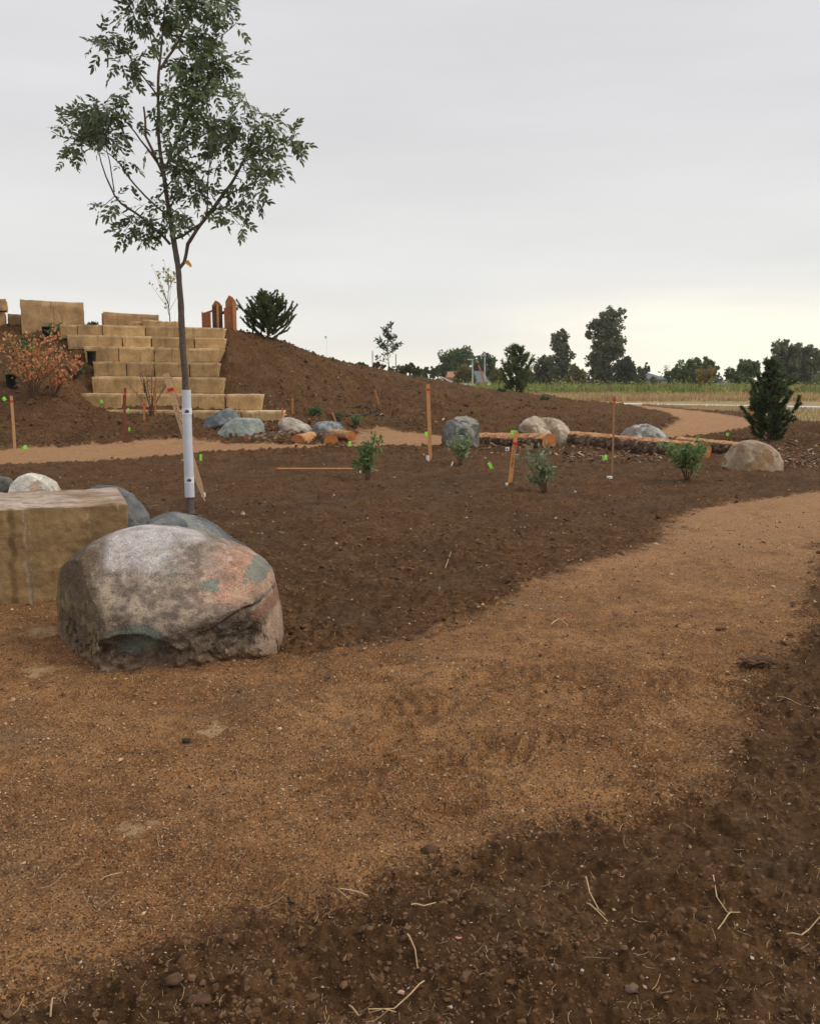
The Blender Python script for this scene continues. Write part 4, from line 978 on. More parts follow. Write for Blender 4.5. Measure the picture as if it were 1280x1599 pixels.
def shrub(label, cx, base, ext, h, n_stem, n_leaf, cA, cB, ll, lw, Y=None, name='shrub', cat='shrub', lean=(0, 0), seed=1, stemcol=(.12, .075, .05), accent=None, bare=0.0, spread=1.0, rs=.007, top_only=.25, group=None):
    rng = np.random.default_rng(seed); g = G(cx, base) if Y is None else at(cx, base, Y)
    s = g.y / F_PX; H = h * s; Wd = ext * s; z0 = gz(g.x, g.y)
    root = empty(name, (g.x, g.y, z0), label, cat, group); st = Geo(); tips = []
    for i in range(n_stem):
        a = 2 * math.pi * (i + rng.uniform(-.3, .3)) / n_stem; r = rng.uniform(.3, 1) * Wd * spread; hh = H * rng.uniform(.75, 1.0) * (1 - .25 * (r / (Wd + 1e-6)) ** 2)
        P0 = Vector((g.x + math.cos(a) * .03, g.y + math.sin(a) * .03, z0 - .03)); pts = []
        for k in range(8):
            t = k / 7; pts.append(P0 + Vector((math.cos(a) * r * t ** 1.3 + lean[0] * t * H, math.sin(a) * r * t ** 1.3 + lean[1] * t * H, hh * t ** .9)) + Vector(rng.normal(size=3)) * .012 * t)
        st.tube(pts, [rs * (1 - .75 * k / 7) for k in range(8)], 5, stemcol, False); tips.append(pts)
        for q in range(3):
            k = rng.integers(2, 7); d = Vector(rng.normal(size=3)); d.z = abs(d.z) + .5; d.normalize(); ln = H * rng.uniform(.12, .28)
            tw = [pts[k], pts[k] + d * ln * .5 + Vector(rng.normal(size=3)) * .01, pts[k] + d * ln]
            st.tube(tw, [rs * .5, rs * .35, rs * .2], 4, stemcol, False); tips.append([pts[k] + d * ln * f for f in (.2, .5, .8, 1)])
    st.obj('stems', M_bark, root)
    P = []; D = []
    for i in range(n_leaf):
        tp = tips[rng.integers(len(tips))]; t = rng.uniform(top_only, 1) * (len(tp) - 1); k = min(int(t), len(tp) - 2)
        P.append(np.array(tp[k].lerp(tp[k + 1], t - k)) + rng.normal(size=3) * .018 * (1 + H)); 
        D.append(np.array((tp[-1] - tp[0]).normalized()) * .5 + rng.normal(size=3) * .7)
    P = np.array(P); D = np.array(D); D /= np.linalg.norm(D, axis=1)[:, None]
    V, F, C = leaf_quads(P, ll, lw, cA, cB, rng, .15, D); fg = Geo().add(V, F)
    fg.C[0] = C
    if accent:
        k = max(1, int(n_leaf * accent[1])); sel = rng.integers(0, n_leaf, k); 
        for q in sel: fg.C[0][q * 4:q * 4 + 4] = accent[0]
    fg.obj('foliage', M_leaf, root, kind='stuff'); return root
GA, GB_ = (.125, .185, .055), (.2, .25, .11)
shrub('slender upright leafy shrub beside the sandy path, right of the fallen stake', 574, 748, 15, 76, 7, 420, GA, (.20, .28, .10), .095, .045, seed=2, spread=.8)
shrub('loose silvery-leaved shrub in front of the slate-blue boulder', 719, 727, 19, 54, 9, 330, (.15, .21, .08), (.42, .47, .29), .11, .042, seed=3)
shrub('leggy leafy shrub leaning left, right of the short stake with handwriting', 851, 768, 17, 78, 9, 330, GA, (.33, .38, .26), .09, .036, seed=4, lean=(-.22, 0), accent=((.5, .3, .05), .03))
shrub('small dark green tuft of leaves behind the top of the short leaning stake', 819, 697, 13, 28, 9, 260, (.05, .085, .03), (.10, .15, .055), .11, .04, seed=5)
shrub('rounded dense leafy shrub in front of the end of the longest log', 1072, 753, 33, 68, 14, 760, GA, (.28, .36, .15), .085, .055, seed=6, accent=((.5, .28, .06), .02), top_only=.4)
shrub('many-stemmed almost bare shrub in front of the stone steps', 237, 652, 36, 92, 13, 70, (.25, .08, .04), (.25, .25, .08), .06, .03, Y=24.9, seed=7, stemcol=(.13, .06, .055), rs=.010, spread=1.1)
OR = ((.62, .21, .085), (.78, .38, .16))
shrub('large autumn shrub with orange-pink leaves on the slope left of the steps', 52, 628, 66, 114, 16, 820, *OR, .105, .055, Y=24.4, seed=8, accent=((.20, .25, .07), .30), rs=.013, spread=1.0, top_only=.3)
shrub('small orange-leaved shrub spreading in front of the left end of the steps', 84, 622, 50, 78, 10, 330, *OR, .11, .06, Y=24.8, seed=9, lean=(.28, 0), accent=((.2, .22, .07), .2), rs=.012, top_only=.35)
for (px, pb, h, e, Y, lab, sd, c) in ((85, 522, 22, 12, 28.6, 'small green conifer-like potted shrub below the tall block', 10, GA), (40, 545, 30, 12, 27.3, 'grey-green shrub in a black pot behind the orange shrub', 11, GA),
        (118, 560, 24, 15, 26.6, 'bushy green plant in the black pot left of the third course', 12, (.04, .07, .03)), (16, 585, 18, 10, 25.6, 'green sprig in the black pot at the far left', 13, GA), (145, 502, 10, 10, 29.2, 'tiny dark sprig between two sandstone blocks on the skyline', 14, (.05, .06, .03)),
        (493, 648, 16, 9, 26.4, 'low bright green tuft at the foot of the bare mound', 15, GA), (525, 657, 30, 7, 25.6, 'slim upright seedling beside the black hose ring', 16, (.08, .11, .05)), (556, 647, 20, 9, 26.8, 'faint green seedling inside the black hose ring', 17, GA),
        (850, 626, 8, 7, 37.5, 'dark little bush on the crest right of the far pine', 18, (.03, .045, .025)), (782, 613, 6, 5, 37.5, 'tiny dark bush on the crest left of the far pine', 19, (.03, .045, .025))):
    shrub(lab, px, pb, e, h, 7, 190, c, (.14, .20, .09), .11, .05, Y=Y, seed=sd)
def pot(px, pt, pb, w, Y, label):
    if px != 143: Y = G(px, pb).y - .12
    a, b = at(px, pt, Y), at(px, pb, Y); r = w * Y / F_PX / 2
    root = empty('plant_pot', b, label, 'plant pot', 'black nursery pots on the slope')
    n = 20; g = Geo(); prof = [(r * .76, b.z - .10), (r * .95, a.z - .03), (r * 1.04, a.z - .03), (r * 1.04, a.z), (r * .92, a.z), (r * .90, a.z - .05)]
    V = [(a.x + q * math.cos(2 * math.pi * k / n), Y + q * math.sin(2 * math.pi * k / n), z) for q, z in prof for k in range(n)]
    g.add(V, [(i * n + k, i * n + (k + 1) % n, (i + 1) * n + (k + 1) % n, (i + 1) * n + k) for i in range(len(prof) - 1) for k in range(n)]).obj('pot_wall', M_black, root, True)
    V = [(a.x, Y, a.z - .05)] + [(a.x + r * .9 * math.cos(2 * math.pi * k / n), Y + r * .9 * math.sin(2 * math.pi * k / n), a.z - .05) for k in range(n)]
    Geo().add(V, [(0, 1 + k, 1 + (k + 1) % n) for k in range(n)], (.03, .02, .014)).obj('potting_soil', M_grain, root)
    cvs = None
pot(72.5, 510, 524, 13.5, 28.5, 'black nursery pot just below the tallest upright block')
pot(39, 529, 541, 12, 27.2, 'black nursery pot half hidden behind the orange shrub, upper left')
pot(36, 561, 569, 10, 26.1, 'black nursery pot half hidden in the middle of the orange shrub')
pot(17, 584, 602, 16, 25.3, 'black nursery pot at the far left of the slope')
pot(121, 556, 572, 12, 26.5, 'black nursery pot holding a bushy plant near the fourth course')
pot(143, 548, 563, 14.5, 26.98, 'black nursery pot standing on the left end of the fourth course')
pot(94, 582, 589, 8, 25.6, 'black nursery pot low on the slope right of the orange shrub stems')
# irrigation hose
def hose(px_pts, Y0, label, r=.022):
    pts = []
    for px, py in px_pts:
        g = G(px, py)
        if not 20 < g.y < 36: g = at(px, py, Y0)
        pts.append(Vector((g.x, g.y, gz(g.x, g.y) + .03)))
    o = Geo().tube(pts, r, 6).obj('hose', M_black, None, True, origin=pts[0]); props(o, label, 'hose')
hose([(528, 651), (540, 652), (556, 651), (570, 648), (580, 645), (578, 640), (570, 637), (560, 636), (550, 637), (540, 637)], 26, 'black plastic pipe bent into an open ring on the mound foot')
hose([(578, 646), (584, 644), (590, 642), (596, 641)], 26, 'short tail of black pipe lying right of the open ring')
hose([(96, 538), (99, 530), (100, 522), (98, 516)], 28.5, 'grey-black pipe hanging down the slope below the tall block', .016)

# ================================================================== THE STAKED YOUNG TREE
TY = 10.76
rng = np.random.default_rng(21)
tb = at(298, 803, TY); tz = gz(tb.x, TY)
tree = empty('young_tree', (tb.x, TY, tz), 'tall young leafy tree with a white trunk guard, behind the foreground boulders', 'tree')
def tp(px, py, dy=0.0):
    return at(px, py, TY + dy)
S_ = TY / F_PX
tr_px = [(298, 812, 12), (297.5, 803, 8.5), (297, 790, 6.6), (296, 776, 6), (293, 690, 5.6), (290, 612, 5.2), (287, 560, 5.0), (285, 520, 4.8), (282, 470, 4.5), (279, 430, 4.3), (274, 395, 4.3), (271, 375, 4.1),
         (266, 345, 3.4), (261, 315, 3.2), (258, 290, 3.2), (256, 268, 3.1), (251, 240, 2.5), (248, 200, 2.3), (247, 160, 2.1), (249, 110, 1.9), (252, 70, 1.5), (256, 30, 1.2), (259, 0, 1.0), (258, -40, .8), (262, -80, .5)]
def tube_obj(name, pts, col=(.10, .072, .055), n=8, noise_=.0025, parent=None, depth=None):
    P = []; 
    for i, (x, y, r) in enumerate(pts): P.append((tp(x, y, depth[i] if depth else 0.0), r * S_))
    # densify
    Q = [P[0]]
    for (p, r), (q, s) in zip(P[:-1], P[1:]):
        k = max(1, int((q - p).length / .06))
        for j in range(1, k + 1): Q.append((p.lerp(q, j / k), r + (s - r) * j / k))
    pts3 = np.array([q[0][:] for q in Q])
    wob = np.stack([perlin(pts3 * 3, 5), perlin(pts3 * 3, 6), perlin(pts3 * 3, 7) * .3], 1) * .012
    taper = np.minimum(np.arange(len(Q)), 6)[:, None] / 6
    pts3 = pts3 + wob * taper
    g = Geo().tube(pts3, [q[1] * random.uniform(.93, 1.08) for q in Q], n, col, True)
    return g.obj(name, M_bark, parent or tree, True), [Vector(p) for p in pts3]
LIMBS = []
o, tpts = tube_obj('trunk', tr_px, (.125, .10, .082), 14); LIMBS += tpts[len(tpts) // 2:]
BR = [
 [(279, 421, 2.5), (288, 409, 2.6), (291, 396, 2.6), (293.5, 381, 2.9), (303, 367, 2.6), (314, 350.6, 2.6), (330, 330, 2.6), (345, 309, 2.9), (360, 289, 2.4), (372, 268, 2.0), (383, 247.5, 1.6), (392, 225, 1.2), (400, 200, .8)],
 [(270, 374, 2.0), (285, 369, 1.9), (300.6, 358, 1.9), (313, 350, 1.8), (323, 339, 1.7)],
 [(323.5, 338, 1.4), (324, 310, 1.2), (325, 280, 1.0), (327.5, 247, .8), (329, 225, .5)],
 [(266, 381.6, 2.4), (256, 370, 2.0), (245.6, 361, 1.8), (228, 345, 1.8), (211, 331.7, 1.8), (190.6, 318, 1.6), (180, 306, 1.4), (166, 276, 1.1), (158, 254, .9), (152, 225, .6)],
 [(179, 300, 1.0), (176, 280, .9), (171.7, 251, .8), (165, 225, .5)],
 [(258, 333, 1.6), (247, 325, 1.5), (228.4, 307.7, 1.4), (212, 289, 1.3), (197.5, 271.6, 1.2), (188, 256, 1.1), (175, 243, .8), (150, 225, .5)],
 [(254.5, 272, 2.0), (247, 255, 1.9), (232, 233.8, 1.6), (220, 219, 1.3), (211, 206, 1.2), (194, 187, .9), (180, 170, .6)],
 [(250, 262, 1.9), (240, 238, 2.0), (228.4, 213, 1.9), (227, 190, 1.6), (225, 167, 1.4)],
 [(248, 155, 1.5), (241, 142, 1.3), (232, 130.6, 1.2), (223, 119, 1.1), (213, 106.6, 1.0), (200, 85, .7), (180, 70, .5)],
 [(251, 108, 2.2), (261, 91, 2.0), (273, 74, 1.9), (285, 50, 1.7), (294, 31, 1.5), (304, 7, 1.1), (314, -30, .7)],
 [(249, 97, 1.1), (242, 82, 1.0), (237, 65, .9), (232, 34, .7), (228, 5, .5)],
 [(257, 268, 2.2), (266, 245, 1.9), (280, 213, 1.8), (290, 193, 1.6), (297, 175, 1.4), (303, 155, 1.3), (308, 137, 1.1), (314, 103, .8), (318, 70, .5)],
 [(264, 254, 1.5), (278, 240, 1.4), (294, 227, 1.3), (308, 218, 1.2), (325, 206, 1.0), (350, 188, .6)],
 [(349, 309, 1.3), (365, 300, 1.1), (382, 292, .9), (400, 286, .6)],
 [(384, 247, 1.1), (400, 240, 1.0), (425, 225, .8), (450, 212, .5)],
 [(262, 290, 1.2), (274, 276, 1.0), (288, 262, .8), (300, 240, .5)]]
DEP = [.0, .0, .1, -.15, -.2, .25, -.1, .1, -.25, .2, -.1, .3, -.3, -.2, .25, -.3]
for bpts, dd_ in zip(BR, DEP):
    n_ = len(bpts); start = 0.05 if bpts[0][0] > 320 or bpts[0][0] < 200 else 0
    o, p3 = tube_obj('branch', bpts, (.115, .085, .065) if bpts[-1][1] != 167 else (.20, .12, .085), 7, depth=[dd_ * (i / (n_ - 1)) ** 1.2 for i in range(n_)])
    LIMBS += p3[len(p3) // 4:]
LIMB = np.array([p[:] for p in LIMBS])
CL = [(215, 18, 30, 24), (245, 38, 24, 26), (270, 8, 30, 28), (228, -20, 40, 22), (300, -25, 40, 25), (318, 8, 42, 20), (342, 6, 20, 16),
 (172, 62, 24, 22), (185, 98, 20, 14), (203, 122, 9, 12), (212, 92, 16, 16), (155, 72, 14, 8), (262, 95, 18, 12),
 (316, 55, 28, 28), (330, 88, 34, 30), (302, 112, 38, 24), (352, 98, 20, 20), (366, 40, 14, 12), (298, 90, 26, 24), (340, 118, 22, 16),
 (300, 150, 36, 18), (336, 148, 18, 14), (268, 142, 16, 14),
 (140, 190, 44, 30), (102, 196, 18, 12), (122, 228, 28, 14), (165, 172, 32, 24), (168, 212, 30, 24), (196, 250, 16, 8), (208, 186, 14, 9), (105, 248, 12, 7), (150, 170, 34, 16), (188, 148, 14, 14),
 (280, 192, 28, 18), (256, 178, 16, 14), (232, 238, 10, 6), (262, 160, 20, 14), (272, 215, 22, 14),
 (322, 200, 32, 24), (346, 215, 26, 22), (366, 182, 22, 16), (340, 236, 26, 12), (310, 175, 28, 16),
 (386, 205, 24, 22), (420, 190, 28, 16), (448, 215, 26, 14), (402, 232, 32, 20), (430, 255, 24, 20), (383, 152, 14, 20), (412, 280, 20, 12), (458, 225, 12, 10), (398, 262, 24, 14),
 (376, 286, 18, 12), (394, 312, 16, 14), (352, 328, 18, 9), (376, 352, 14, 5), (368, 338, 14, 8), (330, 318, 16, 10),
 (292, 268, 26, 18), (306, 300, 28, 16), (282, 240, 20, 14), (266, 326, 26, 20), (288, 334, 14, 12), (262, 345, 20, 10), (280, 290, 24, 16), (312, 285, 18, 14), (340, 262, 6, 12),
 (216, 345, 26, 14), (194, 362, 20, 9), (236, 360, 26, 12), (181, 312, 16, 9), (162, 322, 12, 6), (222, 322, 12, 6), (205, 372, 22, 6), (240, 340, 16, 10)]
CO = []; CD = []; tw = Geo()
for cx_, cy_, rx, ry in CL:
    c0 = np.array(tp(cx_, cy_)); dl = LIMB - c0; dl[:, 1] *= .5; j = np.argmin((dl ** 2).sum(1)); src = LIMB[j]
    dep = (src[1] - TY) * 1.15 + rng.normal() * .06; c0 = np.array(tp(cx_, cy_, dep))
    rX, rZ = rx * S_ * .73, ry * S_ * .73; rY = (rX + rZ) / 2 * 1.0
    n_ = int(max(4, rx * ry / 21.5)); mid = (src + c0) / 2 + rng.normal(size=3) * .03
    tw.tube([src, mid, c0], [.006, .0045, .003], 4, (.10, .075, .055), False)
    for k in range(max(2, n_ // 5)):
        d = rng.normal(size=3); d /= np.linalg.norm(d); e = c0 + d * np.array([rX, rY, rZ]) * rng.uniform(.4, .85)
        m_ = (c0 + e) / 2 + np.array([0, 0, .02]); tw.tube([c0, m_, e], [.0035, .0028, .0016], 3, (.11, .08, .055), False)
    for k in range(n_):
        d = rng.normal(size=3); d /= np.linalg.norm(d); r_ = rng.uniform(0, 1) ** .5 * .92
        CO.append(c0 + d * np.array([rX, rY, rZ]) * r_); dd_ = d * .8 + rng.normal(size=3) * .55; dd_[2] -= .25; CD.append(dd_)
tw.obj('twigs', M_bark, tree, kind='stuff')
CO = np.array(CO); CD = np.array(CD)
# compound leaf templates: rachis + 7 leaflets
def compound(rg):
    V = []; F = []; L_ = rg.uniform(.11, .155); sag = rg.uniform(.1, .5)
    def pt(t): return np.array([L_ * t, 0, -sag * L_ * t * t])
    def leaflet(p, d, l, w):
        d = d / np.linalg.norm(d); s = np.cross(d, [0, 0, 1]); s /= np.linalg.norm(s); up = np.cross(s, d); tw_ = rg.uniform(-.7, .7); s = s * math.cos(tw_) + up * math.sin(tw_)
        i = len(V); V.extend([p, p + d * l * .35 + s * w, p + d * l * .7 + s * w * .75 , p + d * l - up * l * .12, p + d * l * .7 - s * w * .75, p + d * l * .35 - s * w])
        F.extend([(i, i + 1, i + 5), (i + 1, i + 2, i + 4), (i + 1, i + 4, i + 5), (i + 2, i + 3, i + 4)])
    for k, t in enumerate((.3, .62, .92)):
        for s in (-1, 1): leaflet(pt(t), np.array([.75, s * .75, rg.uniform(-.5, .15)]), rg.uniform(.058, .080), rg.uniform(.0145, .019))
    leaflet(pt(1), np.array([1, 0, -.3]), .085, .015)
    i = len(V); V.extend([pt(0) + [0, .001, 0], pt(1) + [0, .001, 0], pt(1) - [0, .001, 0], pt(0) - [0, .001, 0]]); F.extend([(i, i + 1, i + 2), (i, i + 2, i + 3)])
    return np.array(V), np.array(F)
TPL = [compound(rng) for _ in range(6)]
LC = [((.12, .17, .07), (.22, .27, .13)), ((.05, .075, .035), (.10, .13, .07))]
meshes = []
for k, (V, F) in enumerate(TPL):
    o = mesh_obj('leaf', V, [F], M_leaf, None, False, {'col': np.tile((.11, .14, .075), (len(V), 1))}); meshes.append(o.data); bpy.data.objects.remove(o)
order = np.argsort(CO[:, 1]); near = set(order[:300].tolist()); fo = Geo()
for i in range(len(CO)):
    d = Vector(CD[i]).normalized(); up = Vector((rng.normal() * .5, rng.normal() * .5, 1)); y_ = up.cross(d).normalized(); z_ = d.cross(y_)
    sc_ = rng.uniform(.75, 1.2); M3 = Matrix((d, y_, z_)).transposed() * sc_; k = int(rng.integers(6))
    if i in near:
        o = bpy.data.objects.new('leaf', meshes[k]); COL.objects.link(o); o.parent = tree
        o.matrix_local = Matrix.Translation(Vector(CO[i]) - tree.location) @ M3.to_4x4()
    else:
        V = TPL[k][0] @ np.array(M3).T + CO[i]; a_, b_ = LC[0]; c = np.array(a_) + (np.array(b_) - a_) * rng.random()
        if rng.random() < .10: c = np.array((.20, .235, .16))
        if rng.random() < .012: c = np.array((.20, .15, .06))
        fo.add(V, TPL[k][1], c)
fo.obj('foliage', M_leaf, tree, kind='stuff')
# trunk guard with two printed bands, following the leaning trunk
gd_ = [tp(296.7, 776), tp(293.4, 690), tp(291.2, 609)]
GW = 7.4 * S_
o = Geo().tube([gd_[0], gd_[0].lerp(gd_[1], .5), gd_[1], gd_[1].lerp(gd_[2], .5), gd_[2]], [GW * 1.02, GW, GW * .98, GW * .96, GW * .95], 20).obj('trunk_guard', M_guard, tree, True)
def band(py):
    t = (776 - py) / (776 - 609); c = gd_[0].lerp(gd_[2], t) if False else tp(296.7 + (291.2 - 296.7) * t, py); ax = (gd_[2] - gd_[0]).normalized()
    b = Geo().tube([c - ax * 5.2 * S_, c + ax * 5.2 * S_], GW * 1.03, 20, cap=False).obj('label_band', M_white, tree, True)
    g = Geo(); R_ = GW * 1.03 + .001
    strokes = [(-.35, -.2, .15, -.5), (-.2, .25, .05, .0), (.0, .3, .12, .45), (.05, .45, .5, .35), (.25, .4, .3, -.4), (.0, -.05, .6, -.1), (.45, .3, .55, -.4), (.15, -.35, .6, -.45), (.4, .1, .75, .05), (.3, -.2, .7, -.3)]
    for x0, y0, x1, y1 in strokes:
        V = []
        for t_ in (0, .5, 1):
            x = x0 + (x1 - x0) * t_; y = y0 + (y1 - y0) * t_
            for w in (-1, 1):
                an = x * .9 + w * .05; hh = (y * 4.4 + w * .6) * S_
                V.append(c + Vector((math.sin(an) * R_, -math.cos(an) * R_, 0)) + ax * hh)
        g.add(V, [(0, 1, 3, 2), (2, 3, 5, 4)])
    o_ = g.obj('printed_lettering', M_ink, b)
    return b
band(642); band(749)
g = Geo(); c = tp(292, 411, -.03)
g.add([c + Vector((-.03, 0, .01)), c + Vector((.02, -.01, .035)), c + Vector((.055, 0, -.02)), c + Vector((.05, -.01, -.05)), c + Vector((.0, 0, -.015))], [(0, 1, 2), (0, 2, 3), (0, 3, 4)])
g.obj('amber_tag', M_amber, tree)

# ================================================================== SMALL TREES
def sapling(label, px, pb, pt, Y, prof, nb, nl, cA, cB, ll, lw, seed, r0=.02, ang=.6, post=None, group=None):
    rng = np.random.default_rng(seed); b = at(px, pb, Y); t = at(px, pt, Y); H = t.z - b.z; z0 = gz(b.x, Y)
    root = empty('sapling', (b.x, Y, z0), label, 'tree', group); st = Geo()
    pts = [Vector((b.x + .02 * math.sin(k), Y, z0 - .05 + (t.z - z0 + .05) * k / 9)) for k in range(10)]
    st.tube(pts, [r0 * (1 - .8 * k / 9) for k in range(10)], 6, (.12, .09, .07)); st.obj('trunk', M_bark, root); tips = []; br = Geo()
    for i in range(nb):
        tt = rng.uniform(.18, .92); p = pts[0].lerp(pts[-1], tt); a = rng.uniform(0, 2 * math.pi); r = prof(tt) * H * rng.uniform(.6, 1.1)
        e = p + Vector((math.cos(a) * r, math.sin(a) * r, r * ang * rng.uniform(.7, 1.5))); m = p.lerp(e, .5) + Vector((0, 0, -.05 * r))
        br.tube([p, m, e], [r0 * .4, r0 * .28, r0 * .12], 4, (.12, .09, .07), False); tips.append((p, m, e))
    br.obj('branches', M_bark, root); P = []; D = []
    for i in range(nl):
        p, m, e = tips[rng.integers(len(tips))]; t_ = rng.uniform(.3, 1.05); q = p.lerp(m, t_ * 2) if t_ < .5 else m.lerp(e, t_ * 2 - 1)
        P.append(np.array(q) + rng.normal(size=3) * .035 * H / 2); D.append(np.array((e - p).normalized()) * .6 + rng.normal(size=3) * .7)
    D = np.array(D); D /= np.linalg.norm(D, axis=1)[:, None]
    V, F, C = leaf_quads(np.array(P), ll, lw, cA, cB, rng, 0, D); fg = Geo().add(V, F); fg.C[0] = C; fg.obj('foliage', M_leaf, root, kind='stuff')
    return root
sapling('spindly sapling with sparse yellow leaves between the low block and the trunk', 265, 506, 430, 29.5, lambda t: .38 * (1.05 - t) + .12, 16, 70, (.42, .33, .09), (.34, .33, .14), .12, .08, 41, .022, 1.6)
sapling('young green tree with an open crown standing on the far side of the mound ridge', 606, 574, 502, 36.0, lambda t: .36 * (1.1 - t), 26, 420, (.045, .075, .04), (.13, .17, .11), .16, .06, 43, .022, .7)
g = Geo(); a, b = at(618, 574, 36.2), at(618, 553, 36.2); o = g.tube([a, b], .022, 6).obj('tree_post', M_metal, origin=a); props(o, 'pale thin post right of the young tree on the ridge', 'post', 'thin posts beside the ridge tree')
g = Geo(); a, b = at(581.5, 570, 36.2), at(581.5, 548, 36.2); o = g.tube([a, b], .02, 6).obj('tree_post', M_metal, origin=a); props(o, 'pale thin post left of the young tree on the ridge', 'post', 'thin posts beside the ridge tree')

# ================================================================== CONIFERS
def conifer(label, px, pb, pt, Y, prof, nb, seed, curve=.5, cA=(.014, .028, .014), cB=(.035, .055, .025), tuft=.05, nl=.07, dens=11, r0=.04, cat='pine tree', sub=3, name='conifer', base_t=.03, up0=.1, w=.010, lean=0.0, side=(.0, .0)):
    rng = np.random.default_rng(seed); b = at(px, pb, Y); top = at(px, pt, Y); z0 = gz(b.x, Y); H = top.z - z0
    root = empty(name, (b.x, Y, z0), label, cat); 
    ax = [Vector((b.x + lean * H * k / 11 + .012 * math.sin(k * 1.3), Y, z0 - .05 + (H + .02) * k / 11)) for k in range(12)]
    Geo().tube(ax, [r0 * (1 - .85 * k / 11) for k in range(12)], 8, (.09, .06, .045)).obj('trunk', M_bark, root)
    br = Geo(); segs = []
    segs.append((ax[-2], ax[-1]))
    for i in range(nb):
        t = base_t + (0.97 - base_t) * (i + rng.random()) / nb; p = ax[0].lerp(ax[-1], t); a = i * 2.399 + rng.uniform(-.3, .3)
        R_ = prof(t) * H * rng.uniform(.6, 1.12); pts = []
        rise = curve * rng.uniform(.7, 1.3)
        for k in range(6):
            q = k / 5; pts.append(p + Vector((math.cos(a) * R_ * q, math.sin(a) * R_ * q, R_ * (up0 * q + rise * q * q))) + Vector(rng.normal(size=3)) * .01 * q)
        br.tube(pts, [r0 * .35 * (1 - .8 * k / 5) for k in range(6)], 4, (.08, .055, .04), False)
        for k in range(5): segs.append((pts[k], pts[k + 1])) if k > 0 else None
        for s in range(sub):
            k = rng.integers(1, 5); d = (pts[k + 1] - pts[k]).normalized() + Vector(rng.normal(size=3)) * .65 + Vector((0, 0, .35)); d.normalize(); ln = R_ * rng.uniform(.22, .42) + .04
            e = pts[k] + d * ln; e2 = e + (d + Vector((0, 0, .8))).normalized() * ln * .35; br.tube([pts[k], e], [r0 * .12, r0 * .06], 3, (.09, .06, .04), False); segs += [(pts[k], e), (e, e2)]
    br.obj('branches', M_bark, root); P = []; D = []; 
    for p, e in segs:
        d = (e - p); ln = d.length; d.normalize(); n = max(3, int(ln / .03)) * dens // 2
        t = rng.random(n); r = rng.normal(size=(n, 3)); r -= (r @ np.array(d))[:, None] * np.array(d); r /= np.linalg.norm(r, axis=1)[:, None]
        P.append(np.array(p) + np.outer(t * ln, np.array(d)) ); D.append(np.array(d) * .75 + r * .8)
    P = np.concatenate(P); D = np.concatenate(D); D /= np.linalg.norm(D, axis=1)[:, None]; n = len(P)
    s = np.cross(D, rng.normal(size=(n, 3))); s /= np.linalg.norm(s, axis=1)[:, None]; l = nl * rng.uniform(.7, 1.15, n)[:, None]
    V = np.stack([P - s * w * .5, P + s * w * .5, P + D * l], 1).reshape(-1, 3)
    C = np.repeat(lerp(cA, cB, rng.random(n)), 3, axis=0)
    g = Geo().add(V, np.arange(n * 3).reshape(-1, 3)); g.C[0] = C; g.obj('needles', M_needle, root, kind='stuff'); return root
def prof_pine(t):
    return float(np.interp(t, [0, .08, .25, .4, .55, .68, .75, .85, .93, 1], [.26, .31, .33, .31, .25, .15, .11, .09, .07, .03]))
conifer('dark bushy young pine standing at the right edge of the bed behind the tan boulder', 1198, 693, 563, 23.2, prof_pine, 52, 51, curve=.75, nl=.105, dens=24, r0=.045, sub=3, w=.026, cA=(.065, .095, .040), cB=(.13, .17, .075))
def prof_spr(t): return float(np.interp(t, [0, .15, .4, .7, 1], [.84, .86, .70, .42, .16]))
conifer('wide spiky dark green spruce shrub on the mound top right of the wooden gate', 418, 531, 462, 30.0, prof_spr, 60, 53, curve=.55, nl=.065, dens=24, r0=.035, cat='spruce', sub=3, w=.03, base_t=.02, up0=.15, cA=(.08, .11, .04), cB=(.16, .20, .08))
def prof_far(t): return float(np.interp(t, [0, .12, .3, .6, .85, 1], [.15, .30, .36, .26, .13, .04]))
conifer('loose olive-green pine behind the mound crest, in front of the far trees', 806, 613, 541, 41.0, prof_far, 34, 55, curve=.8, nl=.17, dens=9, r0=.05, sub=4, w=.035, base_t=.08, up0=.35, cA=(.09, .125, .048), cB=(.18, .215, .085))

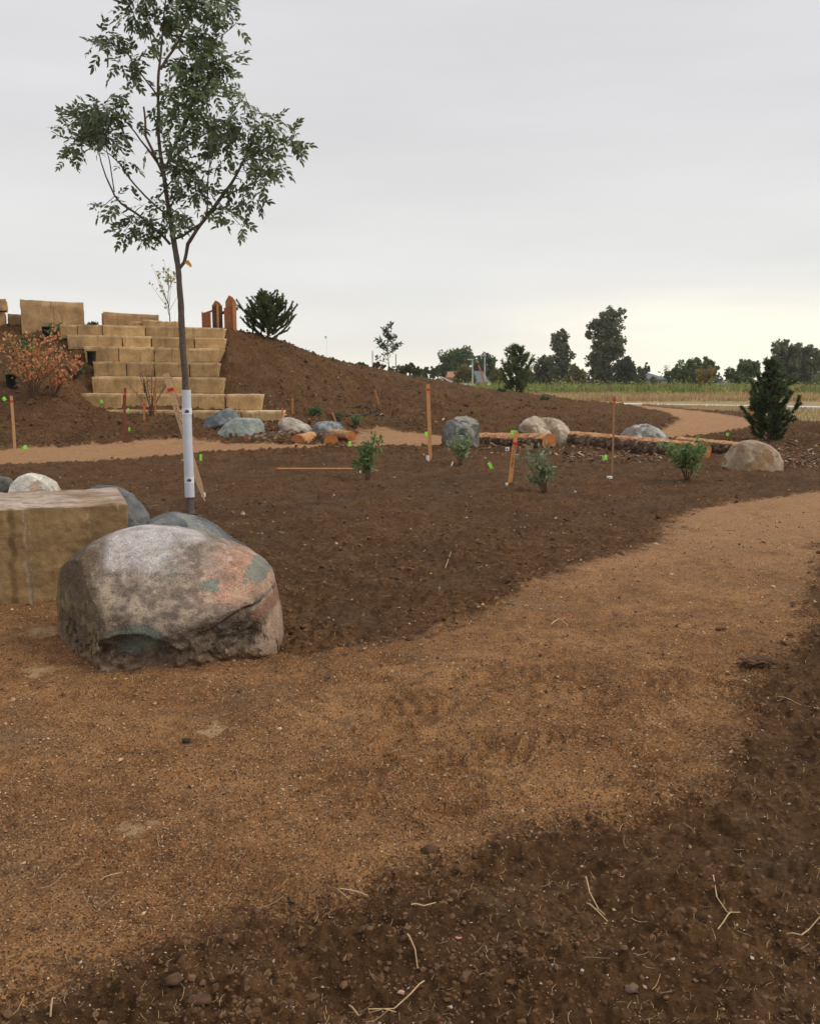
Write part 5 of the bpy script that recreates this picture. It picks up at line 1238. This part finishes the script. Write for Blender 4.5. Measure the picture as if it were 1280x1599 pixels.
# ================================================================== FAR TREES
def far_tree(label, lobes, base, Y, cA, cB, n, size, seed, depth=.8, trunk=.25, cat='tree', cC=None, name='tree', sparse=1.0, group=None):
    """lobes: pixel ellipses (cx,cy,rx,ry)"""
    rng = np.random.default_rng(seed); s = Y / F_PX; bx = base[0]; b = at(bx, base[1], Y)
    root = empty(name, (b.x, Y, 0), label, cat, group)
    areas = np.array([l[2] * l[3] for l in lobes], float); areas /= areas.sum(); P = []; K = []
    g = Geo(); top = min(l[1] - l[3] * .5 for l in lobes); tx = lobes[0][0]
    g.tube([Vector((b.x, Y, -.2)), at((bx + tx) / 2, (base[1] + top) / 2, Y), at(tx, top + 4, Y)], [trunk, trunk * .6, trunk * .15], 7, (.11, .09, .075))
    for l in lobes:
        g.tube([at(bx, base[1] - (base[1] - l[1]) * .35, Y), at(l[0], l[1], Y)], [trunk * .4, trunk * .1], 5, (.11, .09, .075), False)
    g.obj('trunk', M_bark, root)
    for l, a in zip(lobes, areas):
        c = np.array(at(l[0], l[1], Y)); rx, rz = l[2] * s * 1.08, l[3] * s * 1.05; ry = rx * depth; m = int(n * a * 1.2)
        # sub-clumps give ragged light and dark masses
        m = int(m * 1.7); k = max(10, int(m / 34)); d = rng.normal(size=(k, 3)); d /= np.linalg.norm(d, axis=1)[:, None]
        cc = c + d * np.array([rx, ry, rz]) * (rng.uniform(.05, 1, k)[:, None] ** .5) * .92; rr = rng.uniform(.14, .42, k) * min(rx, rz)
        w = rng.integers(0, k, m); e = rng.normal(size=(m, 3)); e *= np.minimum(1, 1.7 / np.linalg.norm(e, axis=1))[:, None]
        P.append(cc[w] + e * (rr[w] * .52)[:, None] * sparse); K.append(w + 100 * len(K))
    P = np.concatenate(P); K = np.concatenate(K); n_ = len(P); P[:, 2] = np.maximum(P[:, 2], .15)
    a, b2, c2 = rot_basis(n_, rng); sz = size * .62 * rng.uniform(.5, 1.3, n_)[:, None]
    V = np.stack([P - a * sz * .5, P + b2 * sz * .35, P + a * sz * .5, P - b2 * sz * .35 + c2 * sz * .15], 1).reshape(-1, 3)
    ck = np.random.default_rng(seed + 1).random(K.max() + 1)[K] * .6 + rng.random(n_) * .4; C = lerp(cA, cB, ck)
    if cC is not None: C = lerp1(C, cC, (fbm(P * .25, 3, seed) > .12) * .7)
    i = np.arange(n_)[:, None] * 4; g = Geo().add(V, i + [0, 1, 2, 3]); g.C[0] = np.repeat(C, 4, axis=0); g.obj('crown', M_fol, root, kind='stuff'); return root
DK = ((.11, .16, .062), (.18, .235, .10)); OL = ((.17, .18, .065), (.28, .265, .10)); YO = ((.28, .22, .07), (.40, .30, .10)); CW_ = ((.125, .15, .08), (.22, .235, .14))
far_tree('broad dark grey-green tree, largest above the mound ridge left of the house', [(703, 565, 17, 22), (722, 562, 18, 20), (692, 580, 12, 15), (712, 585, 24, 16)], (712, 604), 150, *DK, 3600, .75, 61)
far_tree('round dark tree directly behind the grey gabled house', [(757, 572, 17, 18), (767, 582, 13, 12), (748, 580, 10, 14)], (757, 604), 155, *DK, 1900, .75, 62)
far_tree('yellow-olive bushy tree left of the grey gabled house', [(726, 585, 14, 15), (735, 592, 10, 9), (716, 592, 8, 9)], (726, 604), 118, *OL, 1500, .5, 63, cC=(.24, .21, .08))
far_tree('small olive tree right of the grey gabled house', [(776, 588, 12, 13), (784, 595, 9, 8)], (775, 604), 118, *OL, 1100, .5, 64)
far_tree('wide olive green tree behind the left side of the narrow tall poplar', [(852, 571, 19, 16), (845, 588, 20, 14), (868, 580, 14, 16)], (850, 604), 150, *OL, 2400, .75, 65, cC=(.06, .08, .045))
far_tree('narrow tall loose poplar, left of the highest leaning tree', [(874, 525, 14, 13), (873, 541, 17, 16), (881, 556, 14, 13), (872, 565, 15, 14), (876, 582, 20, 18)], (876, 605), 140, *CW_, 2900, .62, 66, cat='poplar tree')
far_tree('yellowish tree between the narrow poplar and the highest leaning tree', [(898, 580, 12, 14), (907, 590, 12, 12), (890, 592, 12, 12)], (899, 605), 135, *OL, 1500, .6, 67, cC=(.21, .18, .08))
far_tree('highest tree on the horizon, leaning right with a ragged crown', [(956, 492, 22, 13), (947, 506, 26, 17), (938, 520, 24, 18), (952, 530, 26, 18), (943, 548, 28, 20), (965, 552, 14, 10), (935, 568, 20, 20), (950, 582, 26, 18), (928, 588, 16, 14), (968, 540, 10, 6), (919, 520, 7, 9)], (943, 606), 140, *CW_, 7200, .62, 68, cat='cottonwood tree')
far_tree('rounded dark green tree at the right foot of the highest leaning tree', [(974, 575, 16, 17), (982, 588, 12, 14), (965, 590, 12, 12)], (975, 606), 128, (.065, .098, .058), (.105, .14, .08), 1900, .6, 69)
far_tree('low loose grey-green tree left of the blue-grey hip-roofed house', [(1002, 585, 10, 11), (1010, 575, 4, 9), (996, 594, 14, 9), (1018, 596, 10, 7)], (1002, 606), 140, *CW_, 1200, .6, 70)
far_tree('spiky dark green spreading tree behind the golden bush', [(1092, 569, 20, 13), (1073, 577, 24, 14), (1058, 586, 18, 14), (1108, 575, 15, 12), (1085, 590, 32, 14), (1115, 590, 10, 12)], (1088, 606), 130, *DK, 3900, .55, 71)
far_tree('golden yellow bushy tree in front of the spiky dark green tree', [(1101, 586, 15, 12), (1098, 596, 16, 9), (1108, 580, 8, 8)], (1101, 607), 112, *YO, 1500, .42, 72)
far_tree('dark windswept spreading tree left of the near pine', [(1162, 573, 17, 11), (1148, 582, 17, 11), (1172, 578, 15, 14), (1155, 594, 22, 12), (1137, 588, 7, 5), (1180, 570, 8, 7)], (1158, 607), 130, *DK, 3200, .55, 73)
far_tree('big loose grey-green tree at the right edge of the photo', [(1220, 545, 18, 15), (1240, 552, 22, 16), (1262, 552, 18, 14), (1228, 572, 28, 20), (1258, 578, 26, 22), (1244, 592, 36, 14), (1280, 565, 14, 16), (1208, 565, 10, 16)], (1243, 607), 140, *CW_, 6800, .62, 74, cat='cottonwood tree')
far_tree('dark low tree half hidden behind the trunk of the near pine top', [(1196, 590, 16, 13), (1210, 596, 14, 10)], (1200, 607), 146, *DK, 900, .6, 75)
far_tree('low bright green bush on the ridge between the ridge tree and the tallest dark tree', [(640, 575, 14, 8), (632, 580, 10, 8), (652, 580, 10, 8)], (640, 604), 90, (.09, .11, .045), (.15, .17, .07), 1300, .3, 76, cat='bush', name='bush')
far_tree('dark green hedge tree left of the tallest dark tree', [(665, 583, 16, 9), (678, 578, 8, 10), (655, 590, 16, 10)], (668, 604), 120, *DK, 1300, .5, 77)
far_tree('purplish red bush just left of the ridge tree', [(588, 571, 8, 6), (597, 573, 6, 4)], (588, 604), 90, (.13, .075, .075), (.22, .13, .12), 800, .25, 78, cat='bush', name='bush')
far_tree('small yellow-green bush at the left end of the far hedge on the ridge', [(563, 570, 7, 5), (572, 573, 5, 4)], (563, 604), 90, (.09, .11, .045), (.17, .18, .08), 600, .25, 79, cat='bush', name='bush')
far_tree('thin dark hedge bush peeping over the ridge right of the ridge tree', [(612, 577, 12, 5), (625, 577, 10, 6)], (616, 604), 110, *DK, 700, .3, 80, cat='bush', name='bush')
far_tree('tree beyond the left side of the hill gap, dark and low', [(816, 590, 12, 12), (832, 596, 12, 9), (800, 598, 14, 7)], (818, 605), 140, *DK, 1300, .6, 81)
for k, (x0, w_) in enumerate(((1345, 40),)):
    far_tree(('off-edge tree', 'second off-edge tree', 'tree', 'tree', 'tree')[0] if False else 'dark tree of the far tree line just beyond the right picture edge', [(x0, 575, w_ * .5, 18), (x0 + w_ * .3, 585, w_ * .4, 16)], (x0, 606), 150, *DK, 1500, .8, 90 + k)

# ================================================================== HOUSES
M_roof = mat_plain('grey_shingle_roof', (.16, .175, .20), .9, .15, 3, .15); M_roof2 = mat_plain('brown_pink_roof', (.30, .21, .18), .9, .15, 3, .15)
M_roof3 = mat_plain('orange_tile_roof', (.42, .20, .12), .9, .15, 3, .15); M_wall = mat_plain('pale_siding', (.50, .50, .48), .85, .2, 2, .08); M_wallb = mat_plain('beige_siding', (.46, .38, .29), .85, .2, 2, .08)
M_pane = mat_plain('dark_window_glass', (.05, .06, .07), .2, .5)
def house(label, x0, x1, pe, pr, pb, Y, rm, wm, hip=.35, wins=3, dep=9, name='house'):
    a, b = at(x0, pe, Y), at(x1, pe, Y); ze = a.z; zr = at(x0, pr, Y).z; z0 = -.1; w = b.x - a.x
    root = empty(name, ((a.x + b.x) / 2, Y, 0), label, 'house'); i_ = w * .04
    Geo().box(((a.x + b.x) / 2, Y + dep / 2, (ze + z0) / 2), (w * .92, dep, ze - z0)).obj('wall', wm, root)
    h = hip * w; V = [(a.x, Y - .5, ze), (b.x, Y - .5, ze), (b.x, Y + dep + .5, ze), (a.x, Y + dep + .5, ze), (a.x + h, Y + dep / 2, zr), (b.x - h, Y + dep / 2, zr)]
    V += [(v[0], v[1], ze - .18) for v in V[:4]]
    g = Geo(); g.add(V, [(0, 1, 5, 4), (2, 3, 4, 5), (0, 1, 7, 6), (1, 2, 8, 7), (2, 3, 9, 8), (3, 0, 6, 9), (6, 7, 8, 9)]); g.add(V, [(1, 2, 5), (3, 0, 4)]); rf = g.obj('roof', rm, root)
    for k in range(wins):
        cx = a.x + w * (k + 1) / (wins + 1); c = Vector((cx, Y, z0 + (ze - z0) * .58)); fr = Geo().box(c, (w * .12, .12, (ze - z0) * .42)).obj('window', M_white, root)
        Geo().box(c + Vector((0, -.07, 0)), (w * .095, .06, (ze - z0) * .34)).obj('pane', M_pane, fr)
    return root
house('blue-grey hip-roofed house behind the weeds, right of the highest tree', 1004, 1043, 592, 582, 606, 150, M_roof, mat_plain('pale_blue_siding', (.42, .47, .52), .85, .2, 2, .08), .42, 2, 12)
house('grey-roofed gabled house below the round dark tree', 735, 765, 597, 579, 606, 135, M_roof, M_wall, .28, 2)
house('orange-roofed house mostly hidden by the yellow-olive tree', 698, 722, 589, 580, 606, 140, M_roof3, M_wallb, .1, 1)
house('low grey-roofed house between the golden bush and the windswept tree', 1112, 1140, 601, 592, 607, 128, M_roof, M_wallb, .3, 2)
house('pinkish roofed pale house behind the left side of the near pine', 1164, 1202, 602, 590, 608, 128, M_roof2, M_wall, .35, 2)
house('flat white shed beside the foot of the gabled house', 721, 742, 601, 599, 606, 110, M_wall, M_wall, .05, 0, 5)
for px, pt, lab in ((737.5, 562, 'left thin grey light pole in front of the yellow-olive tree'), (756.5, 556, 'right thin grey light pole in front of the grey gabled house')):
    a, b = at(px, 606, 100), at(px, pt, 100); r = empty('light_pole', a, lab, 'light pole', 'light poles beyond the mound')
    Geo().tube([Vector((a.x, 100, 0)), b], [.10, .06], 8).obj('pole', M_metal, r); Geo().box(b + Vector((-.2, 0, .05)), (.7, .25, .12)).obj('lamp_head', M_metal, r)
a, b = at(1039, 606, 170), at(1039, 570, 170); r = empty('antenna_mast', Vector((a.x, 170, 0)), 'thin lattice antenna mast right of the blue-grey house', 'mast')
g = Geo().tube([Vector((a.x, 170, 0)), b], .09, 5)
for q in (.72, .8, .88, .96): p = Vector((a.x, 170, b.z * q)); g.tube([p - Vector((.6, 0, 0)), p + Vector((.6, 0, 0))], .05, 4)
g.obj('mast_frame', M_metal, r)
r = empty('handrail', at(690, 604, 60), 'pair of white sloping handrails beyond the mound ridge', 'handrail')
for x0, y0, x1, y1 in ((686.5, 588.5, 694, 597), (688.5, 588.5, 707, 597.5)):
    a, b = at(x0, y0, 60), at(x1, y1, 60); Geo().tube([Vector((a.x - .1, 60, a.z - .35)), a, b, Vector((b.x, 60, 0))], .035, 6).obj('rail', M_white, r)

# ================================================================== WEEDS AND GRASS
def blades(name, n, xr, yr, hfun, w, cfun, seed, label, cat):
    rng = np.random.default_rng(seed); y = rng.uniform(*yr, n) if not callable(yr) else yr(rng, n)
    px = rng.uniform(*xr, n); x = (px - CX) / F_PX * y; z = np.zeros(n)
    h = hfun(x, y, rng); ln = rng.normal(size=(n, 2)) * .22 * h[:, None]; a = rng.uniform(0, math.pi, n); ww = w * rng.uniform(.6, 1.4, n)
    z0 = z - .05; V = np.stack([np.column_stack([x - np.cos(a) * ww / 2, y - np.sin(a) * ww / 2, z0]), np.column_stack([x + np.cos(a) * ww / 2, y + np.sin(a) * ww / 2, z0]), np.column_stack([x + ln[:, 0], y + ln[:, 1], z + h])], 1).reshape(-1, 3)
    g = Geo().add(V, np.arange(n * 3).reshape(-1, 3)); C = cfun(x, y, h, rng); g.C[0] = np.repeat(C, 3, axis=0)
    o = g.obj(name, M_grass); props(o, label, cat, None, 'stuff'); return o
def wcol(x, y, h, rng):
    P = np.column_stack([x * .12, y * .25]); t = sstep(fbm(P, 3, 5), -.35, .35); c = lerp((.15, .20, .055), (.31, .33, .11), t)
    return lerp1(c, (.33, .20, .10), sstep(fbm(P * 1.7 + 4, 3, 8), .12, .4) * .6) * rng.uniform(.75, 1.25, len(x))[:, None]
blades('weeds', 16000, (-300, 1900), (88, 122), lambda x, y, r: r.uniform(.45, 1.05, len(x)) * (1 + .35 * fbm(np.column_stack([x * .15, y * .1]), 3, 3)), .30, wcol, 101, 'band of tall mixed green and straw coloured weeds across the field', 'weeds')
def leafy(name, n, clumps, size, cfun, seed, label, cat):
    rng = np.random.default_rng(seed); w = rng.integers(0, len(clumps), n); c = clumps[w]; e = rng.normal(size=(n, 3)); e[:, 2] = np.abs(e[:, 2])
    P = c[:, :3] * [1, 1, 0] + e * .5 * np.column_stack([c[:, 3], c[:, 3], c[:, 2]]); P[:, 2] = np.maximum(P[:, 2], .05)
    a, b2, c2 = rot_basis(n, rng); sz = size * rng.uniform(.5, 1.4, n)[:, None]
    V = np.stack([P - a * sz * .5, P + b2 * sz * .35, P + a * sz * .5, P - b2 * sz * .35], 1).reshape(-1, 3); i = np.arange(n)[:, None] * 4
    g = Geo().add(V, i + [0, 1, 2, 3]); ck = np.random.default_rng(seed + 1).random(len(clumps))[w]; g.C[0] = np.repeat(cfun(P, ck, rng), 4, axis=0)
    o = g.obj(name, M_fol); props(o, label, cat, None, 'stuff'); return o
rgk = np.random.default_rng(31); m_ = 420; yy = rgk.uniform(84, 116, m_); xx = (rgk.uniform(-300, 1900, m_) - CX) / F_PX * yy
def lc(P, ck, rng):
    c = lerp((.16, .22, .065), (.34, .37, .12), ck); c = lerp1(c, (.36, .22, .13), sstep(fbm(P * [.15, .2, 0] + 9, 3, 3), .15, .4) * .7); return c * rng.uniform(.75, 1.25, len(P))[:, None]
leafy('weed_clumps', 26000, np.column_stack([xx, yy, rgk.uniform(.6, 1.35, m_), rgk.uniform(.7, 1.9, m_)]), .22, lc, 33, 'bushy yellow-green clumps within the weedy field band', 'weeds')
m_ = 200; yy = rgk.uniform(150, 162, m_); xx = (rgk.uniform(600, 1800, m_) - CX) / F_PX * yy
leafy('hedge', 16000, np.column_stack([xx, yy, rgk.uniform(.9, 1.9, m_), rgk.uniform(1.5, 3.5, m_)]), .6, lambda P, ck, rng: lerp((.07, .085, .05), (.13, .14, .08), ck) * rng.uniform(.8, 1.2, len(P))[:, None], 35, 'low continuous dark hedge running along the foot of the far trees', 'hedge')
def dcol(x, y, h, rng):
    P = np.column_stack([x * .3, y * .3]); t = sstep(fbm(P, 3, 15), -.4, .4); return lerp((.36, .25, .12), (.56, .42, .22), t) * rng.uniform(.8, 1.2, len(x))[:, None]
blades('dry_grass', 24000, (600, 1900), (62, 90), lambda x, y, r: r.uniform(.18, .42, len(x)), .10, dcol, 103, 'dry straw coloured grass beyond the concrete path', 'grass')
def ynear(rng, n): return rng.uniform(0, 1, n)
rg = np.random.default_rng(5); n = 9000; px = rg.uniform(1000, 1700, n); y0 = np.interp(px, GB_PX, GB_Y)
cl = np.interp(px, [930, 1280], [56.0, 49.5]); y = y0 + (cl - y0 - 2.2) * rg.uniform(0, 1, n) ** 1.0; x = (px - CX) / F_PX * y
keep = rg.random(n) < np.where(px > 1190, .35, 1); x, y = x[keep], y[keep]; n = len(x); h = rg.uniform(.05, .22, n)
V = np.stack([np.column_stack([x - .03, y, 0 * x - .03]), np.column_stack([x + .03, y, 0 * x - .03]), np.column_stack([x + rg.normal(size=n) * .05, y, h])], 1).reshape(-1, 3)
g = Geo().add(V, np.arange(n * 3).reshape(-1, 3)); g.C[0] = np.repeat(dcol(x, y, h, rg), 3, axis=0); props(g.obj('short_grass', M_grass), 'short straw coloured grass tufts between the soil and the concrete path', 'grass', None, 'stuff')

# ================================================================== LOOSE GROUND MATERIAL
def px_scatter(n, x0, x1, y0, y1, seed, pw=1.0):
    rg = np.random.default_rng(seed); px = rg.uniform(x0, x1, n); py = y0 + (y1 - y0) * rg.random(n) ** pw
    v = (CY - py) / F_PX; u = (px - CX) / F_PX; t = CAMH / (SP - v * CP); return u * t, t * (CP + v * SP), rg
OCT_V = np.array([(1, 0, 0), (-1, 0, 0), (0, 1, 0), (0, -1, 0), (0, 0, 1), (0, 0, -1.)]); OCT_F = np.array([(0, 2, 4), (2, 1, 4), (1, 3, 4), (3, 0, 4), (2, 0, 5), (1, 2, 5), (3, 1, 5), (0, 3, 5)])
def scatter(name, x, y, size, C, mat, label, rg, tpl=(OCT_V, OCT_F), flat_=(.4, .9), sink=.2, long_=1.0, jit=.25):
    n = len(x); z = full_h(x, y); TV, TF = tpl; k = len(TV); a = rg.uniform(0, 2 * math.pi, n)
    S = np.stack([size * rg.uniform(.7, 1.3, n) * long_, size * rg.uniform(.6, 1.1, n), size * rg.uniform(*flat_, n)], 1)
    V = TV[None] * S[:, None] * (1 + rg.normal(size=(n, k, 3)) * jit); tl = rg.uniform(-.5, .5, n)[:, None]
    zz = V[..., 2] * np.cos(tl) + V[..., 0] * np.sin(tl); xx = V[..., 0] * np.cos(tl) - V[..., 2] * np.sin(tl); ca, sa = np.cos(a)[:, None], np.sin(a)[:, None]
    W_ = np.stack([xx * ca - V[..., 1] * sa + x[:, None], xx * sa + V[..., 1] * ca + y[:, None], zz + (z + S[:, 2] * (1 - sink) * .6)[:, None]], -1).reshape(-1, 3)
    F = (TF[None] + (np.arange(n) * k)[:, None, None]).reshape(-1, 3); g = Geo().add(W_, F); g.C[0] = np.repeat(C, k, axis=0); o = g.obj(name, mat)
    props(o, label, name.replace('_', ' '), None, 'stuff'); return o
# gravelly grains over the near path
x, y, rg = px_scatter(60000, -150, 1430, 800, 1750, 201, .8); ps = path_sd(x, y); k = (ps > -.12) & (rg.random(len(x)) < .25 + .75 * sstep(fbm(np.column_stack([x, y]) * 2.2, 3, 7), -.4, .4)); x, y = x[k], y[k]
n = len(x); u_ = rg.random(n); C = np.where((u_ < .28)[:, None], (.56, .38, .22), np.where((u_ < .58)[:, None], (.11, .065, .042), np.where((u_ < .92)[:, None], (.34, .17, .075), (.30, .13, .09)))) * rg.uniform(.75, 1.2, n)[:, None]
scatter('gravel', x, y, .0022 * (1 + rg.exponential(.55, n)) * np.clip(y / 3.2, .8, 3.2), C, M_grain, 'fine orange and grey decomposed granite grains covering the path', rg)
# crumbs and clods of soil
x, y, rg = px_scatter(30000, -150, 1430, 715, 1760, 203, .9); ps = path_sd(x, y); k = (ps < .06) & (rg.random(len(x)) < .25 + .75 * sstep(fbm(np.column_stack([x, y]) * 1.7, 3, 9), -.2, .4)); x, y = x[k], y[k]
n = len(x); C = lerp((.09, .048, .024), (.20, .112, .056), rg.random(n))
scatter('soil_clods', x, y, np.minimum(.0036 * (1 + rg.exponential(.8, n)) * np.clip(y / 3.2, .8, 3.0), .034), C, M_grain, 'dark crumbly clods strewn over the bare topsoil', rg, tpl=ICO[1], sink=.9, jit=.24)
# clods on the mound face
n0 = 9000; rg = np.random.default_rng(205); px = rg.uniform(-50, 1050, n0); y = rg.uniform(20.5, 36, n0); x = (px - CX) / F_PX * y; k = (path_sd(x, y) < -.1) & ~((px > 118) & (px < 356) & (y > 25.3)); x, y = x[k], y[k]; n = len(x)
C = lerp((.08, .043, .022), (.18, .10, .05), rg.random(n))
scatter('mound_clods', x, y, .02 * (1 + rg.exponential(.7, n)), C, M_grain, 'lumps of dark soil on the slope of the mound', rg, tpl=ICO[1], sink=.9, jit=.24)
# pale specks: stones and wood crumbs in the soil
x, y, rg = px_scatter(3200, -150, 1430, 700, 1760, 207, .9); ps = path_sd(x, y); k = ps < 0; x, y = x[k], y[k]; n = len(x)
u_ = rg.random(n); C = np.where((u_ < .55)[:, None], (.50, .36, .22), np.where((u_ < .8)[:, None], (.40, .18, .11), (.55, .47, .38))) * rg.uniform(.7, 1.1, n)[:, None]
scatter('pale_pebbles', x, y, .0026 * (1 + rg.exponential(.6, n)) * np.clip(y / 3.2, .8, 3.4), C, M_grain, 'small pale and reddish pebbles dotted over the soil', rg)
# mulch chips
CH_V = np.array([(-1, -1, -1), (1, -1, -1), (1, 1, -1), (-1, 1, -1), (-1, -1, 1), (1, -1, 1), (1, 1, 1), (-1, 1, 1.)]) * .6
CH_F = np.array([(0, 2, 1), (0, 3, 2), (4, 5, 6), (4, 6, 7), (0, 1, 5), (0, 5, 4), (1, 2, 6), (1, 6, 5), (2, 3, 7), (2, 7, 6), (3, 0, 4), (3, 4, 7)])
X, Y_ = [], []
rg = np.random.default_rng(209)
for (x0, x1, y0, y1, n) in ((365, 450, 677, 694, 700), (430, 545, 662, 690, 700), (560, 700, 660, 675, 260), (700, 880, 692, 708, 520), (880, 1090, 693, 722, 1500), (1050, 1160, 690, 702, 350), (1195, 1300, 694, 732, 1300), (1100, 1290, 680, 694, 240), (460, 900, 700, 716, 240)):
    for _ in range(n):
        g_ = flat(rg.uniform(x0, x1), rg.uniform(y0, y1)); X.append(g_[0]); Y_.append(g_[1])
x, y = np.array(X), np.array(Y_); k = path_sd(x, y) < -.05; x, y = x[k], y[k]; n = len(x)
u_ = rg.random(n); C = np.where((u_ < .25)[:, None], (.46, .33, .22), np.where((u_ < .45)[:, None], (.30, .14, .07), (.12, .075, .05))) * rg.uniform(.7, 1.2, n)[:, None]
scatter('bark_mulch', x, y, .017 * (1 + rg.exponential(.5, n)), C, M_grain, 'chips of bark and wood heaped along the logs', rg, tpl=(CH_V, CH_F), flat_=(.15, .4), long_=1.9, sink=0)
# straw
def straw_geo(x, y, ln, rg, w):
    g = Geo(); z = full_h(x, y)
    for i in range(len(x)):
        a = rg.uniform(0, 2 * math.pi); bend = rg.normal() * .5; p = np.array([x[i], y[i]]); V = []; L_ = ln[i]
        for k in range(4):
            t = k / 3 - .5; aa = a + bend * t; q = p + np.array([math.cos(aa), math.sin(aa)]) * L_ * t; nn = np.array([-math.sin(aa), math.cos(aa)]) * w[i] / 2; zz = z[i] + .006 + .004 * k + .15 * L_ * rg.random() * (k in (0, 3))
            V += [(q[0] - nn[0], q[1] - nn[1], zz), (q[0] + nn[0], q[1] + nn[1], zz + w[i] * .4)]
        g.add(V, [(2 * k, 2 * k + 1, 2 * k + 3, 2 * k + 2) for k in range(3)], np.array((.50, .36, .19)) * rg.uniform(.55, 1.1))
    return g
x, y, rg = px_scatter(2800, -150, 1430, 740, 1740, 211, .85); ln = (.008 + rg.exponential(.008, len(x))) * np.clip(y / 4, 1, 2.5) * (1 + (rg.random(len(x)) < .06) * 1.6)
props(straw_geo(x, y, ln, rg, .0014 * np.clip(y / 3, .8, 3)).obj('straw_litter', M_straw), 'short bits of dry straw littering the soil and path', 'straw', None, 'stuff')
def stalk(pts, label, w=.0035):
    P = []
    for px, py in pts:
        x_, y_ = flat(px, py); P.append(Vector((x_, y_, gz(x_, y_) + .012)))
    Q = [P[0]]
    for a, b in zip(P[:-1], P[1:]):
        for j in (1, 2, 3): q = a.lerp(b, j / 3); q.z += .006; Q.append(q)
    s_ = (Q[-1] - Q[0]).length
    o = Geo().tube(Q, [w * .5 * (1 - .5 * k / len(Q)) + .0006 for k in range(len(Q))], 5, (.52, .37, .20)).obj('straw_stalk', M_straw, origin=P[0]); props(o, label, 'straw', 'dry stalks on the soil')
stalk([(573, 1394), (545, 1398), (525, 1400), (545, 1406)], 'hooked pale stalk on the dark soil just below the path edge')
stalk([(914, 1372), (920, 1395), (934, 1418), (944, 1430)], 'long thin upper stalk of the pair lying on the soil at lower right')
stalk([(916, 1405), (932, 1428), (948, 1446)], 'straight lower stalk of the pair lying on the soil at lower right')
stalk([(1112, 1380), (1118, 1410), (1135, 1425), (1155, 1424)], 'branched stalk at the lower right')
stalk([(1140, 1424), (1128, 1438), (1120, 1452)], 'short fork below the branched stalk at the lower right')
stalk([(662, 1533), (640, 1552), (615, 1572), (575, 1594)], 'long curved straw at the bottom edge beside the hollow')
stalk([(545, 1552), (560, 1580), (600, 1592), (618, 1582)], 'thin bent straw inside the hollow at the bottom edge')
stalk([(636, 1482), (648, 1498), (652, 1512)], 'small curved straw above the hollow at the bottom')
stalk([(1228, 1462), (1250, 1470), (1262, 1462), (1280, 1456)], 'forked pale stalk at the lower right edge')
stalk([(642, 1444), (662, 1440), (680, 1434)], 'short straight straw below the path edge at bottom centre')
stalk([(80, 1600), (84, 1588), (88, 1580)], 'short upright straw at the bottom left corner')
stalk([(158, 1378), (175, 1374), (190, 1370)], 'straight straw on the path at lower left')
stalk([(695, 890), (700, 878), (704, 868)], 'upright dry stem standing on the dark soil right of the boulders', .006)
stalk([(1215, 1090), (1232, 1098), (1250, 1106)], 'dry stem on the dark soil at the right edge')
stalk([(860, 978), (873, 972), (886, 980)], 'dark bent twig on the path', .008)
def clod(px, py, r, label, seed, col=(.085, .047, .025), sq=.6, name='soil_clod', cat='soil clod', group='larger soil clods'):
    V, F = ICO[5] if r > .05 else ICO[2]; sq = sq * .7; x_, y_ = flat(px, py); P = V * (1 + .75 * fbm(V * 1.9 + seed, 4, seed))[:, None] * np.array([r, r * .8, r * sq]) + np.array([x_, y_, gz(x_, y_) + r * sq * .35])
    c = lerp(col, np.array(col) * 1.7, sstep(fbm(V * 2, 3, seed), -.2, .4)); o = mesh_obj(name, P, [F], M_grain, None, True, {'col': c}, origin=(x_, y_, gz(x_, y_))); props(o, label, cat, group)
clod(1186, 1050, .085, 'largest dark soil clod where the path meets the soil at right', 1, sq=.4)
clod(291, 1157, .022, 'small black clod on the path at left', 2, (.03, .024, .02))
clod(1125, 990, .032, 'dark clod on the path edge at right', 3)
clod(272, 1528, .03, 'grey-brown clod near the bottom left', 4)
clod(310, 1560, .03, 'flat grey-brown clod at the bottom left', 5)
clod(985, 1545, .02, 'round clod at the bottom right', 6, (.12, .08, .055))
clod(672, 1336, .03, 'dark torn clod on the lower path edge', 7)
clod(715, 1470, .009, 'pinkish pebble at bottom centre', 8, (.42, .2, .13), name='pebble', cat='pebble', group='loose pebbles')
clod(627, 1532, .011, 'pinkish elongated pebble beside the hollow', 9, (.45, .25, .17), name='pebble', cat='pebble', group='loose pebbles')
clod(630, 852, .028, 'pale angular stone on the dark soil', 10, (.2, .14, .10), name='pebble', cat='pebble', group='loose pebbles')
